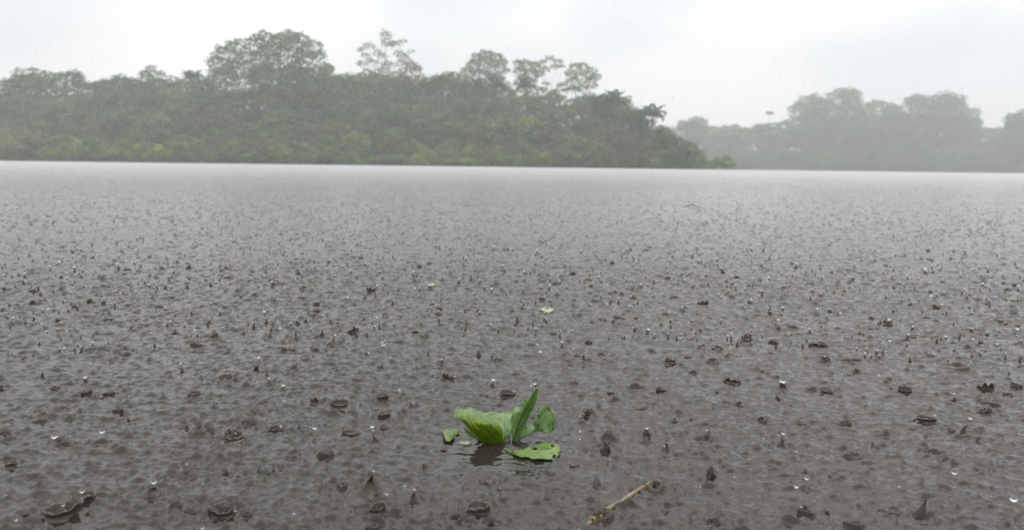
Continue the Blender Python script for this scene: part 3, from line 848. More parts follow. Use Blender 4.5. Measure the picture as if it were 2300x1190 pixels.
def leaf_object(name, G, mat, parent, ribs=9, rib_h=0.0007, thick=0.0008, ruffle=0.0012, flip=False, holes=(), seed=0, n_dew=0, label=None):
    """G: (nu, nv, 3) surface. Ribs raised along the leaf, edge waved and nibbled, real thickness."""
    rs = np.random.default_rng(seed)
    nu, nv = G.shape[:2]
    du = np.gradient(G, axis=0); dv = np.gradient(G, axis=1)
    N = np.cross(du, dv); N /= np.linalg.norm(N, axis=-1, keepdims=True) + 1e-9
    if flip: N = -N
    u = np.linspace(0, 1, nu)[:, None]; v = np.linspace(0, 1, nv)[None, :]
    edge = np.maximum(u ** 4, np.abs(2 * v - 1) ** 5)
    ph = rs.uniform(0, 6.28, 3)
    off = rib_h * (np.cos(2 * math.pi * ribs * v)) ** 5 * np.clip(1.15 - u, 0, 1) + ruffle * edge * (np.sin(13 * v + ph[0]) + 0.6 * np.sin(9 * u + 21 * v + ph[1]))
    off = off + 0.0008 * np.sin(23 * u + 7 * v + ph[2]) * np.sin(17 * v) + 0.0012 * np.sin(11 * u + 5 * v + ph[0]) * np.sin(8 * v + ph[1])
    P = G + N * off[..., None]
    dead = np.zeros((nu - 1, nv - 1), bool)
    uc = (np.arange(nu - 1) + .5)[:, None] / (nu - 1); vc = (np.arange(nv - 1) + .5)[None, :] / (nv - 1)
    for hu, hv, ru, rv in holes:
        dead |= (((uc - hu) / ru) ** 2 + ((vc - hv) / rv) ** 2) < 1
    fa = grid_faces(nu, nv)[~dead.ravel()]
    if flip: fa = fa[:, ::-1]
    me = np_mesh(name, P.reshape(-1, 3), fa, mat)
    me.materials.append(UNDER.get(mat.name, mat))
    uvl = me.uv_layers.new(name='UVMap')
    UV = np.stack([np.repeat(v, nu, 0), np.repeat(u, nv, 1)], -1).reshape(-1, 2)
    idx = np.empty(len(me.loops), np.int32); me.loops.foreach_get('vertex_index', idx)
    uvl.data.foreach_set('uv', UV[idx].ravel().astype(np.float32))
    o = link(name, me, parent)
    o.matrix_parent_inverse = Matrix.Translation(-parent.location) if parent else Matrix()
    sm = o.modifiers.new('thickness', 'SOLIDIFY'); sm.thickness = thick; sm.offset = -1; sm.material_offset = 1; sm.material_offset_rim = 0
    if n_dew:
        parts = []
        for _ in range(n_dew):
            a, b = rs.integers(int(nu * 0.2), nu - 1), rs.integers(1, nv - 1)
            if dead[min(a, nu - 2), min(b, nv - 2)]: continue
            rd = 0.0010 + 0.0022 * rs.random() ** 3
            nn = N[a, b] if N[a, b][2] > -0.2 else -N[a, b]
            parts.append((ICO2[0] * rd * np.array([1, 1, 0.85]) + P[a, b] + nn * rd * 0.55, ICO2[1]))
        d = link('dew', np_mesh('dew', *merge(parts), M_DROP), o)
        d.matrix_parent_inverse = Matrix.Translation(-parent.location)
        d['kind'] = 'stuff'
    if label: o['label'] = label
    return o

plant = link('water_plant', None, None, PBASE)
tag(plant, 'bright green leafy water plant floating alone on the rainy river', 'water plant')
def pp(rows): return [[tuple(plane_pt(*q)) for q in r_] for r_ in rows]
# big fanned leaf leaning left: ribbed underside towards us, lip folded back over
A = pp([
 [(1090,996,.002),(1099,998,.004),(1108,999,.006),(1118,999,.005),(1128,996,.002)],
 [(1068,975,.010),(1084,979,.014),(1100,981,.016),(1116,981,.014),(1131,985,.006)],
 [(1046,953,.014),(1064,957,.020),(1088,960,.022),(1110,962,.019),(1129,968,.008)],
 [(1030,940,.012),(1052,944,.018),(1082,950,.022),(1106,953,.018),(1122,957,.006)],
 [(1019,935,.000),(1046,934,.004),(1080,941,.006),(1104,947,.004),(1118,953,-.004)],
 [(1022,922,-.012),(1050,923,-.014),(1080,931,-.014),(1102,941,-.012),(1114,950,-.012)],
 [(1030,914,-.022),(1054,917,-.028),(1080,925,-.028),(1098,935,-.024),(1110,946,-.018)],
])
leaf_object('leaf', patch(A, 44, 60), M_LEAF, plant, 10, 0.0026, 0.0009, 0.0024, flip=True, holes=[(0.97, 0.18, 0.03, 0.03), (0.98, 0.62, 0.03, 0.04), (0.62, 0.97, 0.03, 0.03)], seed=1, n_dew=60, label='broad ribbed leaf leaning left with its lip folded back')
# leaf lying back behind it, top side up and full of drops
B = pp([
 [(1098,992,-.010),(1112,993,-.010),(1128,993,-.010),(1140,992,-.010)],
 [(1090,966,-.022),(1112,968,-.024),(1134,968,-.024),(1152,964,-.022)],
 [(1080,944,-.040),(1106,946,-.046),(1136,946,-.046),(1160,944,-.040)],
 [(1078,931,-.058),(1106,931,-.064),(1138,932,-.064),(1160,930,-.056)],
 [(1092,925,-.068),(1112,925,-.074),(1136,925,-.074),(1152,922,-.066)],
])
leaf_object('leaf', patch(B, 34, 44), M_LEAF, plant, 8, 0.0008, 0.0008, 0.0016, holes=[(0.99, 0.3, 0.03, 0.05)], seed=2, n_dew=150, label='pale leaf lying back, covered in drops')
# small curled leaf behind the tall one
Cc = pp([
 [(1150,985,-.016),(1156,986,-.014),(1162,986,-.012),(1167,985,-.014)],
 [(1148,950,-.028),(1154,951,-.022),(1164,951,-.022),(1172,950,-.030)],
 [(1148,930,-.036),(1154,926,-.026),(1166,925,-.026),(1175,929,-.038)],
 [(1153,918,-.046),(1158,915,-.040),(1167,915,-.040),(1171,919,-.048)],
])
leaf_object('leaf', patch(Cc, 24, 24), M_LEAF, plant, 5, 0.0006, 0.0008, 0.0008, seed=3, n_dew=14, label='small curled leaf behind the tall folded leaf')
# tall folded leaf
Dd = pp([
 [(1150,992,.004),(1152,993,.000),(1155,993,.002),(1158,991,.006)],
 [(1156,968,.010),(1160,970,-.002),(1168,968,.000),(1175,964,.010)],
 [(1167,938,.012),(1173,941,-.004),(1183,938,-.002),(1192,931,.010)],
 [(1181,908,.010),(1188,910,-.006),(1196,908,-.004),(1202,906,.006)],
 [(1195,884,.004),(1199,885,-.006),(1204,885,-.004),(1208,886,.002)],
 [(1206,871,-.002),(1208,871,-.004),(1210,872,-.004),(1211,874,-.002)],
])
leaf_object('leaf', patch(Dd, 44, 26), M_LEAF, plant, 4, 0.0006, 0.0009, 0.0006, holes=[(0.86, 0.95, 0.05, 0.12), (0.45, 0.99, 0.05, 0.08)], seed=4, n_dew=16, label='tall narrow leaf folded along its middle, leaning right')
# nibbled tip and a shrivelled leaf behind the tall one
Gg = pp([
 [(1176,960,-.020),(1179,961,-.020),(1182,961,-.020)],
 [(1174,925,-.026),(1179,924,-.022),(1184,925,-.026)],
 [(1174,897,-.032),(1181,892,-.028),(1187,898,-.032)],
])
leaf_object('leaf', patch(Gg, 20, 14), M_LEAF, plant, 3, 0.0005, 0.0008, 0.0010, seed=5, label='narrow shrivelled leaf behind the tall folded leaf')
# two leaves on the right
Ee = pp([
 [(1210,968,-.030),(1220,971,-.026),(1232,971,-.026),(1244,966,-.032)],
 [(1208,955,-.026),(1219,957,-.030),(1234,957,-.032),(1247,953,-.028)],
 [(1210,937,-.028),(1219,937,-.034),(1234,936,-.036),(1247,940,-.028)],
 [(1212,923,-.032),(1221,921,-.040),(1234,920,-.041),(1245,927,-.034)],
 [(1215,915,-.046),(1222,912,-.040),(1233,913,-.040),(1241,919,-.046)],
])
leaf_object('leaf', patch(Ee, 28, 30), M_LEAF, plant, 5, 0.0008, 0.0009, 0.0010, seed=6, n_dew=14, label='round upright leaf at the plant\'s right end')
Ff = pp([
 [(1196,968,-.028),(1200,969,-.026),(1205,969,-.026),(1209,968,-.028)],
 [(1199,948,-.034),(1203,949,-.028),(1208,949,-.028),(1213,947,-.034)],
 [(1202,930,-.042),(1206,929,-.036),(1211,929,-.036),(1214,931,-.042)],
])
leaf_object('leaf', patch(Ff, 20, 18), M_LEAF, plant, 4, 0.0008, 0.0008, 0.0008, seed=7, n_dew=16, label='pale leaf seen edge-on beside the round upright leaf')
# low leaves that fill the foot of the rosette
Kk = pp([
 [(1152,990,-.004),(1157,992,-.002),(1162,991,-.002)],
 [(1166,972,-.012),(1174,977,-.006),(1182,979,-.006)],
 [(1180,957,-.024),(1190,962,-.016),(1200,968,-.016)],
 [(1196,950,-.034),(1202,955,-.028),(1207,961,-.028)],
])
leaf_object('leaf', patch(Kk, 24, 20), M_LEAF, plant, 4, 0.0008, 0.0008, 0.0012, seed=12, n_dew=10, label='low narrow leaf between the tall leaf and the round one')
Ll = pp([
 [(1122,994,.000),(1128,995,.003),(1134,994,.002)],
 [(1126,978,-.004),(1134,979,.002),(1143,977,.000)],
 [(1132,962,-.014),(1141,962,-.008),(1150,964,-.012)],
])
leaf_object('leaf', patch(Ll, 20, 18), M_LEAF, plant, 4, 0.0007, 0.0008, 0.0012, seed=13, n_dew=10, label='short inner leaf at the middle of the plant')
# low left flap below the big leaf
Hh = pp([
 [(1085,994,-.006),(1088,996,-.004),(1092,996,-.002)],
 [(1058,972,-.010),(1064,980,-.004),(1074,986,.002)],
 [(1040,958,-.014),(1046,970,-.006),(1056,980,.000)],
])
leaf_object('leaf', patch(Hh, 20, 18), M_LEAF, plant, 4, 0.0008, 0.0008, 0.0010, seed=8, n_dew=8, label='dark low leaf half hidden under the broad ribbed leaf')

def flat_leaf(outline_px, nu, nv, z0, bow):
    """leaf lying on the water from its long axis and half-widths, all in photo pixels"""
    rows_ = []
    for (lx, ly), (rx, ry) in outline_px:
        a, _ = on_water(lx, ly); b, _ = on_water(rx, ry)
        row = []
        for t in (0, .33, .67, 1):
            q = a.lerp(b, t); q.z = z0 + bow * math.sin(math.pi * t); row.append(tuple(q))
        rows_.append(row)
    return patch(rows_, nu, nv)
# stalk end at the left, tip at the right; each pair is far edge, near edge
FL = flat_leaf([((1152,1018),(1155,1024)),((1172,1013),(1172,1029)),((1192,1004),(1196,1034)),((1215,998),(1220,1035)),((1240,999),(1246,1031)),((1256,1006),(1258,1022))], 54, 36, 0.003, 0.004)
leaf_object('leaf', FL, M_LEAF_FLOAT, plant, 5, 0.0006, 0.0009, 0.0016, flip=True, seed=9, n_dew=75, label='flat leaf with holes lying on the water in front',
            holes=[(0.80, 0.32, 0.05, 0.09), (0.45, 0.42, 0.06, 0.07), (0.80, 0.93, 0.04, 0.07), (0.36, 0.05, 0.14, 0.16), (0.30, 0.97, 0.06, 0.06), (0.93, 0.05, 0.07, 0.12)])
SL = flat_leaf([((1028,968),(1030,976)),((1016,968),(1020,984)),((1002,970),(1010,995)),((993,976),(1000,992))], 26, 24, 0.003, 0.004)
leaf_object('leaf', SL, M_LEAF_FLOAT, plant, 4, 0.0007, 0.0009, 0.0018, seed=10, n_dew=30, label='small flat leaf on the water at the left end')
# stalks that join the flat leaves to the rosette just under the surface
for a, b in (((1128, 1000), (1156, 1021)), ((1080, 992), (1026, 974))):
    p, _ = on_water(*a); q, _ = on_water(*b)
    V, F = tube([p + Vector((0, 0, -.004)), p.lerp(q, .5) + Vector((0, 0, -.002)), q + Vector((0, 0, .002))], [.0035, .003, .0022], 8)
    st = link('stalk', np_mesh('stalk', V, F, M_LEAF_FLOAT), plant); st.matrix_parent_inverse = Matrix.Translation(-plant.location)

# loose bits on the water
def floating_bit(name, cx, cy, wpx, hpx, mat, label, cat, ang=0.0, seed=0, dew=0):
    c, dep = on_water(cx, cy)
    s = dep / FPX
    L = wpx * s
    Wd = hpx * s / max(0.1, CAM_H / math.hypot(c.y, CAM_H))       # undo the foreshortening
    root = link(name, None, None, (c.x, c.y, surface_z(c.x, c.y)))
    rows_ = []
    for t, k in ((0, .10), (.15, .62), (.4, 1), (.65, .95), (.87, .6), (1, .08)):
        x = (t - .5) * L
        rows_.append([(x, -Wd / 2 * k, .001), (x, -Wd / 6 * k, .0026), (x, Wd / 6 * k, .0026), (x, Wd / 2 * k, .001)])
    G = patch(rows_, 22, 14)
    ca, sa = math.cos(ang), math.sin(ang)
    G = np.stack([G[..., 0] * ca - G[..., 1] * sa, G[..., 0] * sa + G[..., 1] * ca, G[..., 2]], -1) + np.array(root.location)
    leaf_object('blade', G, mat, root, 3, 0.0004, 0.0008, 0.0016, flip=False, seed=seed, n_dew=dew)
    V, F = tube([Vector((-0.5 * L * ca, -0.5 * L * sa, 0.0005)), Vector((-0.66 * L * ca, -0.66 * L * sa, -0.001))], [0.0012, 0.0009], 6)
    link('stalk', np_mesh('stalk', V, F, mat), root)
    return tag(root, label, cat)
M_PALE = plant_leaf_material('pale_dead_leaf', (0.36, 0.40, 0.20), (0.36, 0.40, 0.20), (0.42, 0.44, 0.26), trans=0.2)
M_RED = plant_leaf_material('sodden_red_petal', (0.075, 0.036, 0.032), (0.075, 0.036, 0.032), (0.10, 0.05, 0.042), trans=0.1)
M_CREAM = plant_leaf_material('cream_petal', (0.45, 0.45, 0.34), (0.45, 0.45, 0.34), (0.5, 0.5, 0.4), trans=0.2)
floating_bit('fallen_leaf', 1228, 697, 30, 10, M_PALE, 'pale yellowish leaf floating alone well behind the water plant', 'leaf', 0.1, 31)
floating_bit('fallen_leaf', 2272, 673, 32, 6, M_LEAF_FLOAT, 'broad green leaf at the right edge, nearer of the two', 'leaf', 0.2, 32)
floating_bit('fallen_leaf', 2268, 635, 34, 3, M_LEAF_FLOAT, 'narrow green leaf at the right edge, farther of the two', 'leaf', -0.1, 33)
floating_bit('fallen_leaf', 1045, 996, 24, 6, M_CREAM, 'cream sliver of leaf beside the water plant\'s left foot', 'leaf', 0.25, 34)
floating_bit('fallen_leaf', 970, 641, 18, 6, M_PALE, 'small tan leaf far behind the plant, among the splashes', 'leaf', -0.2, 39)
floating_bit('petal', 1290, 1047, 18, 5, M_RED, 'dark red scrap floating right of the flat holed leaf', 'petal', 0.1, 35)
floating_bit('petal', 997, 1013, 9, 6, M_RED, 'tiny dark red scrap left of the plant\'s reflection', 'petal', 0.0, 36)
floating_bit('petal', 1098, 1082, 22, 5, M_RED, 'dull red scrap nearer the plant\'s dark reflection', 'petal', 0.3, 37)
floating_bit('petal', 1128, 1098, 22, 5, M_RED, 'dull red scrap straight below the flat holed leaf', 'petal', -0.2, 38)

# sunken stem
M_STEM = plain_material('wet_stem', (0.20, 0.13, 0.055), (0.085, 0.062, 0.014), 40.0, 0.25)
def stem():
    pts_px = [(1262, 1200, -.006), (1300, 1184, -.002), (1330, 1168, .000), (1352, 1154, .001), (1378, 1139, .002), (1402, 1123, .003), (1424, 1108, .0025), (1446, 1095, .001), (1470, 1088, -.0005), (1490, 1080, -.001), (1520, 1064, -.006)]
    P = []
    for x, y, z in pts_px:
        p, _ = on_water(x, y); p.z = z - 0.0020 + surface_z(p.x, p.y) * 0.5; P.append(tuple(p))
    Q = catmull(P, 44)
    rs = np.random.default_rng(4)
    rad = [0.0036 + 0.0013 * math.sin(i * 0.9) * rs.uniform(.3, 1) + (0.002 if i % 13 == 6 else 0) for i in range(len(Q))]
    root = link('sunken_stem', None, None, P[5])
    V, F = tube(Q, rad, 10)
    o = link('stalk', np_mesh('stalk', V, F, M_STEM), root); o.matrix_parent_inverse = Matrix.Translation(-root.location)
    # torn yellow sheath at the near end and a leaf scrap at the far end
    for (a, b, w, m, s_) in (((1330, 1170), (1372, 1142), .010, M_YEL, 3), ((1450, 1094), (1482, 1083), .007, M_YEL, 4)):
        p, _ = on_water(*a); q, _ = on_water(*b)
        d = (q - p).normalized(); n_ = Vector((-d.y, d.x, 0))
        rows_ = []
        for t, k in ((0, .3), (.3, 1), (.7, .9), (1, .25)):
            c = p.lerp(q, t)
            rows_.append([tuple(c + n_ * (w * k * e) + Vector((0, 0, .0065 - .006 * abs(e)))) for e in (-1, -.4, .4, 1)])
        leaf_object('sheath', patch(rows_, 20, 14), m, root, 3, .0006, .0008, .001, seed=s_)
    tag(root, 'yellow and tan plant stem lying half sunken in front of the plant', 'stem')
M_YEL = plant_leaf_material('yellow_sheath', (0.20, 0.145, 0.018), (0.13, 0.10, 0.02), (0.24, 0.19, 0.05), trans=0.15)
stem()

# dark twig far out
def twig():
    p, dep = on_water(1553, 465)
    s = dep / FPX
    root = link('floating_twig', None, None, p)
    V, F = tube([(-22 * s, 0, 0.0), (-8 * s, .05, .01), (3 * s, .02, .03), (20 * s, -.05, .0)], [.006, .010, .009, .004], 6)
    link('stick', np_mesh('stick', V, F, M_BARK), root)
    V, F = tube([(0, .02, .02), (4 * s, .0, .07)], [.006, .003], 6)
    link('side_shoot', np_mesh('side_shoot', V, F, M_BARK), root)
    tag(root, 'short dark twig floating far out below the island\'s right end', 'twig')
twig()

# ------------------------------------------------------------------ forest
def horizon_y(px): return 371.0 + (px - 1150.0) * math.tan(ROLL)
def place(px, D):
    """ground x, y at distance D under photo column px"""
    d = ray(px, horizon_y(px)); k = D / d.y
    return d.x * k, D
def top_z(px, py, D):
    d = ray(px, py); return CAM_H + d.z * D / d.y

SIL = [(-400, 195), (-60, 180), (0, 200), (28, 196), (75, 168), (110, 172), (170, 180), (230, 186), (290, 174), (350, 168), (400, 176), (440, 170), (485, 172), (600, 168), (735, 166),
       (760, 156), (800, 176), (860, 172), (950, 176), (1000, 176), (1060, 184), (1130, 186), (1200, 182), (1260, 192), (1340, 212), (1400, 224), (1440, 244), (1490, 276), (1510, 300), (1545, 318), (1580, 350), (1592, 378)]
SX, SY = np.array([a for a, b in SIL]), np.array([b - (6 if 40 < a < 1480 else 0) for a, b in SIL])
def sil(px): return float(np.interp(px, SX, SY))
D0 = 150.0
def island_ground(x, y):
    """height of the island's hill"""
    px = 1150 + x / y * FPX
    e = (horizon_y(px) - np.interp(px, SX, SY)) / FPX          # skyline angle
    t = np.clip((y - D0 - 1.0) / 46.0, -0.1, 1.0)
    end = np.clip((1600 - px) / 60.0, 0, 1)
    return (0.50 * np.clip(e, 0.005, 1) * 190.0 * np.clip(t, 0, 1) ** 0.95 + 0.25) * end - (1 - end) * 1.2 - np.clip(-t, 0, 1) * 12

def terrain(name, x0, x1, y0, y1, nx, ny, fn):
    X, Y = np.meshgrid(np.linspace(x0, x1, nx), np.linspace(y0, y1, ny), indexing='ij')
    Z = fn(X, Y)
    o = link(name, np_mesh(name, np.stack([X, Y, Z], -1).reshape(-1, 3), grid_faces(nx, ny), M_SOIL))
    tag(o, kind='structure')
terrain('hill', -150, 60, D0 - 2, D0 + 75, 90, 40, island_ground)

def crown_cloud(lobes, leaf, dens, seed=0, fill=0.35):
    """leaf-sized diamonds through lobes (cx, cy, cz, rx, ry, rz)"""
    rs = np.random.default_rng(seed)
    P = []
    for cx, cy, cz, rx, ry, rz in lobes:
        n = max(12, int(dens * (rx * ry * rz) ** (2 / 3) / leaf ** 2))
        d = rs.normal(size=(n, 3)); d /= np.linalg.norm(d, axis=1, keepdims=True)
        d[:, 2] = np.where((d[:, 2] < -0.35) & (rs.random(n) < 0.6), -d[:, 2], d[:, 2])
        bump = 1 + 0.16 * np.sin(d[:, 0] * 5 + cx) * np.sin(d[:, 1] * 5 + cy) + 0.14 * np.sin(d[:, 2] * 7 + cz + d[:, 0] * 4)
        rr = (fill + (1 - fill) * rs.random(n) ** 0.45) * bump + 0.10 * np.abs(rs.normal(size=n)) * (rs.random(n) < 0.25)
        P.append(np.array([cx, cy, cz]) + d * rr[:, None] * np.array([rx, ry, rz]))
    P = np.concatenate(P)
    n = len(P)
    a = rs.normal(size=(n, 3)); a /= np.linalg.norm(a, axis=1, keepdims=True)
    b = rs.normal(size=(n, 3)); b -= a * (a * b).sum(1, keepdims=True); b /= np.linalg.norm(b, axis=1, keepdims=True)
    s = leaf * rs.uniform(0.5, 1.25, n)[:, None]
    V = np.stack([P - a * s * .6, P + b * s * .34, P + a * s * .6, P - b * s * .34], 1).reshape(-1, 3)
    return V, np.arange(4 * n).reshape(-1, 4)

def limbs(h0, lobes, r0, seed=0, lean=0.0):
    rs = random.Random(seed)
    cx = sum(l[0] for l in lobes) / len(lobes); cz = sum(l[2] for l in lobes) / len(lobes)
    fork = Vector((cx * 0.6 + lean, 0, h0 + (cz - h0) * 0.35))
    parts = [tube([(0, 0, -0.6), (fork.x * .3 + rs.uniform(-.2, .2), 0, fork.z * .45), tuple(fork)], [r0, r0 * .8, r0 * .62], 8)]
    for l in lobes[:9]:
        e = Vector(l[:3]); mid = fork.lerp(e, .5) + Vector((rs.uniform(-.3, .3), rs.uniform(-.3, .3), rs.uniform(0, .5)))
        parts.append(tube([tuple(fork), tuple(mid), tuple(e)], [r0 * .34, r0 * .2, r0 * .05], 5))
    return merge(parts)

PROTO = {}
def proto_crown(kind, k):
    """crown of unit-ish tree: 10 m tall, 8 m wide; bushes 4 m tall"""
    if (kind, k) in PROTO: return PROTO[kind, k]
    rs = random.Random(hash((kind, k)) % 1000 if False else sum(map(ord, kind)) * 13 + k)
    L = []
    if kind == 'tree':
        for i in range(26):
            a = i * 2.4; q = math.sqrt(rs.random())
            z = 1.2 + 7.4 * ((i + rs.random()) / 26)
            wd = 3.4 * math.sqrt(max(.12, 1 - ((z - 4.6) / 5.0) ** 2))
            r_ = rs.uniform(1.0, 1.9)
            L.append((wd * q * math.cos(a), wd * q * math.sin(a), z, r_, r_, r_ * rs.uniform(.6, .85)))
        leaf, dens = 0.36, 17
    elif kind == 'spread':
        for i in range(18):
            a = i * 2.4; q = math.sqrt((i + .5) / 18)
            z = 8.7 - 2.6 * q * q + rs.uniform(-.7, .4)
            r_ = rs.uniform(1.0, 1.7)
            L.append((4.4 * q * math.cos(a), 4.4 * q * math.sin(a), z, r_ * 1.15, r_ * 1.15, r_ * .7))
        for i in range(12):
            a = i * 2.4; z = rs.uniform(1.2, 6.2); q = rs.uniform(1.0, 3.4); r_ = rs.uniform(1.1, 1.8)
            L.append((q * math.cos(a), q * math.sin(a), z, r_, r_, r_ * .8))
        leaf, dens = 0.36, 16
    elif kind == 'open':
        for i in range(15):
            a = i * 2.4; q = math.sqrt((i + .5) / 15)
            z = rs.uniform(4.5, 9.6)
            r_ = rs.uniform(.6, 1.1)
            L.append((3.7 * q * math.cos(a), 3.7 * q * math.sin(a), z, r_, r_, r_ * .65))
        leaf, dens = 0.34, 11
    else:   # bush
        for i in range(11):
            a = i * 2.4; q = math.sqrt((i + .5) / 11)
            z = 1.0 + 2.0 * (1 - q * q) + rs.uniform(-.3, .5)
            r_ = rs.uniform(.75, 1.3)
            L.append((2.3 * q * math.cos(a), 2.0 * q * math.sin(a), z, r_ * 1.1, r_ * 1.1, r_ * .85))
        leaf, dens = 0.26, 17
    V, F = crown_cloud(L, leaf, dens, seed=k * 17 + len(kind))
    cm = np_mesh('crown', V, F, FOL['green'], smooth=False)
    V, F = limbs(0.0, L, 0.22 if kind != 'bush' else 0.10, k)
    tm = np_mesh('trunk', V, F, M_BARK)
    PROTO[kind, k] = (cm, tm)
    return cm, tm

def put_tree(kind, k, x, y, z, sx, sz, mat, rot, name='tree'):
    cm, tm = proto_crown(kind, k)
    root = link(name, None, None, (x, y, z))
    root.rotation_euler = (0, 0, rot); root.scale = (sx, sx, sz)
    c = link('crown', cm, root)
    c.material_slots[0].link = 'OBJECT'; c.material_slots[0].material = FOL[mat]
    link('trunk', tm, root)
    return root

def tree_from_lobes(name, lobes_px, D, base_px, leaf, dens, mat, label, cat, group, trunk_r=.3, fill=.35, seed=0, lean=0.0, stem_top=None):
    """a tree of its own shape: lobes as (photo x, photo y, radius px, flattening), set at distance D"""
    bx, by = place(base_px, D)
    bz = float(island_ground(np.array([bx]), np.array([by]))[0]) if D < 260 else far_ground(np.array([bx]), np.array([by]))[0]
    rs = random.Random(seed)
    L = []
    m = D / FPX
    for (px, py, r_, fl) in lobes_px:
        r_ = r_ * 1.18
        x, _ = place(px, D); z = top_z(px, py, D)
        rr = r_ * m
        L.append((x - bx, rs.uniform(-1, 1) * rr * 1.3, z - bz, rr, rr, rr * fl))
    root = link(name, None, None, (bx, by, bz))
    V, F = crown_cloud(L, leaf, dens, seed, fill)
    link('crown', np_mesh('crown', V, F, FOL[mat], smooth=False), root)
    V, F = limbs(0, L, trunk_r, seed, lean)
    link('trunk', np_mesh('trunk', V, F, M_BARK), root)
    tag(root, label, cat, group)
    return root

G_IS = 'trees and shrubs of the near island'
G_FAR = 'trees of the far misty bank'

# --- far bank
FSIL = [(1380, 300), (1480, 284), (1550, 270), (1610, 278), (1680, 277), (1760, 266), (1785, 262), (1840, 262), (1900, 262), (1960, 252), (2020, 262), (2080, 262), (2160, 262), (2180, 282), (2240, 276), (2262, 268), (2300, 268), (2500, 262), (2700, 268)]
FX, FY = np.array([a for a, b in FSIL]), np.array([b for a, b in FSIL])
DF = 330.0
def far_ground(x, y):
    px = 1150 + x / y * FPX
    t = np.clip((y - DF - 2) / 50.0, -0.1, 1)
    return 0.35 + 9.0 * np.sin(np.clip(t, 0, 1) * math.pi / 2) - np.clip(-t, 0, 1) * 15
terrain('far_bank', 20, 380, DF - 4, DF + 100, 60, 20, far_ground)

rt = random.Random(99)
far_rows = []
for D, f, step, kinds in ((DF + 9, 0.26, 34, ('bush',)), (DF + 3, 0.42, 46, ('tree', 'bush')), (DF + 18, 0.72, 44, ('tree', 'spread')), (DF + 36, 0.98, 40, ('tree', 'spread', 'tree'))):
    px = 1440 + rt.uniform(0, 30)
    while px < 2420:
        hz = horizon_y(px)
        py = hz - (hz - float(np.interp(px, FX, FY))) * (f + rt.uniform(-.10, .06))
        x, y = place(px, D + rt.uniform(-4, 4))
        g = float(far_ground(np.array([x]), np.array([y]))[0])
        H = max(4.0, top_z(px, py, y) - g)
        kd = rt.choice(kinds)
        mt = rt.choice(['dark green', 'green', 'grey-green', 'green'])
        unit = 3.7 if kd == 'bush' else 9.0
        s = H / unit
        o = put_tree(kd, rt.randrange(3), x, y, g, max(s, 0.9 if kd != 'bush' else 1.6) * rt.uniform(1.0, 1.3), s, mt, rt.uniform(0, 6.28), 'tree')
        tag(o, None, 'tree', G_FAR)
        w = 'at foot of' if f < .5 else 'halfway up' if f < .8 else 'topping'
        where = 'close behind the island tip' if px < 1590 else 'left of the mast' if px < 1700 else 'left of the humps' if px < 1790 else 'under the left hump' if px < 1940 else 'between the two humps' if px < 2010 else 'under the right hump' if px < 2180 else 'by the right edge'
        if px >= 2330: where = 'past the right edge'
        far_rows.append((o, f'hazy {mt} {"shrub" if kd == "bush" else "tree"} {w} far bank {where}', px))
        px += step * rt.uniform(.8, 1.25)
settle_labels(far_rows)
tree_from_lobes('broad_tree', [(1790, 250, 22, .8), (1815, 232, 24, .7), (1845, 240, 28, .7), (1870, 222, 24, .7), (1893, 217, 22, .7), (1908, 235, 22, .8), (1855, 262, 30, .8), (1815, 268, 28, .8), (1900, 262, 28, .8), (1830, 290, 30, .8), (1885, 290, 30, .8)],
    DF + 12, 1850, .62, 22, 'green', 'large hazy tree making the left hump of the far bank', 'tree', G_FAR, .6, seed=61)
tree_from_lobes('broad_tree', [(2010, 252, 22, .8), (2035, 238, 24, .7), (2065, 228, 22, .7), (2095, 230, 24, .7), (2125, 232, 24, .7), (2150, 245, 24, .8), (2160, 265, 22, .8), (2110, 258, 34, .8), (2060, 262, 34, .8), (2020, 280, 30, .8), (2090, 290, 34, .8), (2150, 290, 26, .8)],
    DF + 10, 2090, .62, 22, 'grey-green', 'large hazy tree making the right hump of the far bank', 'tree', G_FAR, .6, seed=62)
tree_from_lobes('broad_tree', [(2262, 270, 16, .8), (2285, 264, 18, .8), (2300, 280, 22, .8), (2270, 295, 24, .8), (2310, 310, 30, .8), (2285, 330, 30, .8)],
    DF - 1, 2290, .6, 22, 'dark green', 'dark hazy tree at the far bank\'s right end in the frame', 'tree', G_FAR, .5, seed=63)
tree_from_lobes('broad_tree', [(1935, 250, 22, .7), (1965, 240, 20, .7), (1990, 250, 18, .7), (1950, 270, 26, .8), (1985, 275, 26, .8)],
    DF + 26, 1960, .62, 20, 'green', 'flat-topped hazy tree between the far bank\'s two humps', 'tree', G_FAR, .5, seed=64)
tree_from_lobes('broad_tree', [(1535, 285, 18, .7), (1555, 274, 14, .7), (1575, 276, 14, .7), (1560, 294, 22, .8), (1530, 300, 22, .8)],
    DF + 34, 1552, .6, 20, 'grey-green', 'faint hazy tree on the far bank just right of the island', 'tree', G_FAR, .5, seed=65)

# --- mast with a panel above the far trees
def mast():
    D = DF + 60
    x, y = place(1722, D)
    g = float(far_ground(np.array([x]), np.array([y]))[0])
    zt = top_z(1722, 254, D)
    root = link('mast', None, None, (x, y, g))
    V, F = tube([(0, 0, -1), (0, 0, (zt - g) * .5), (0, 0, zt - g)], [.08, .07, .06], 8)
    link('pole', np_mesh('pole', V, F, M_METAL), root)
    w, h = 17 * D / FPX, 6.5 * D / FPX
    bm = bmesh.new(); bmesh.ops.create_cube(bm, size=1)
    bmesh.ops.scale(bm, vec=(w, .35, h), verts=bm.verts); bmesh.ops.bevel(bm, geom=bm.edges[:], offset=.06, segments=2, affect='EDGES')
    me = bpy.data.meshes.new('panel'); bm.to_mesh(me); bm.free(); me.materials.append(M_METAL)
    link('panel', me, root, (0, -.3, zt - g))
    tag(root, 'thin mast with a small grey panel above the far hazy trees', 'mast')
mast()

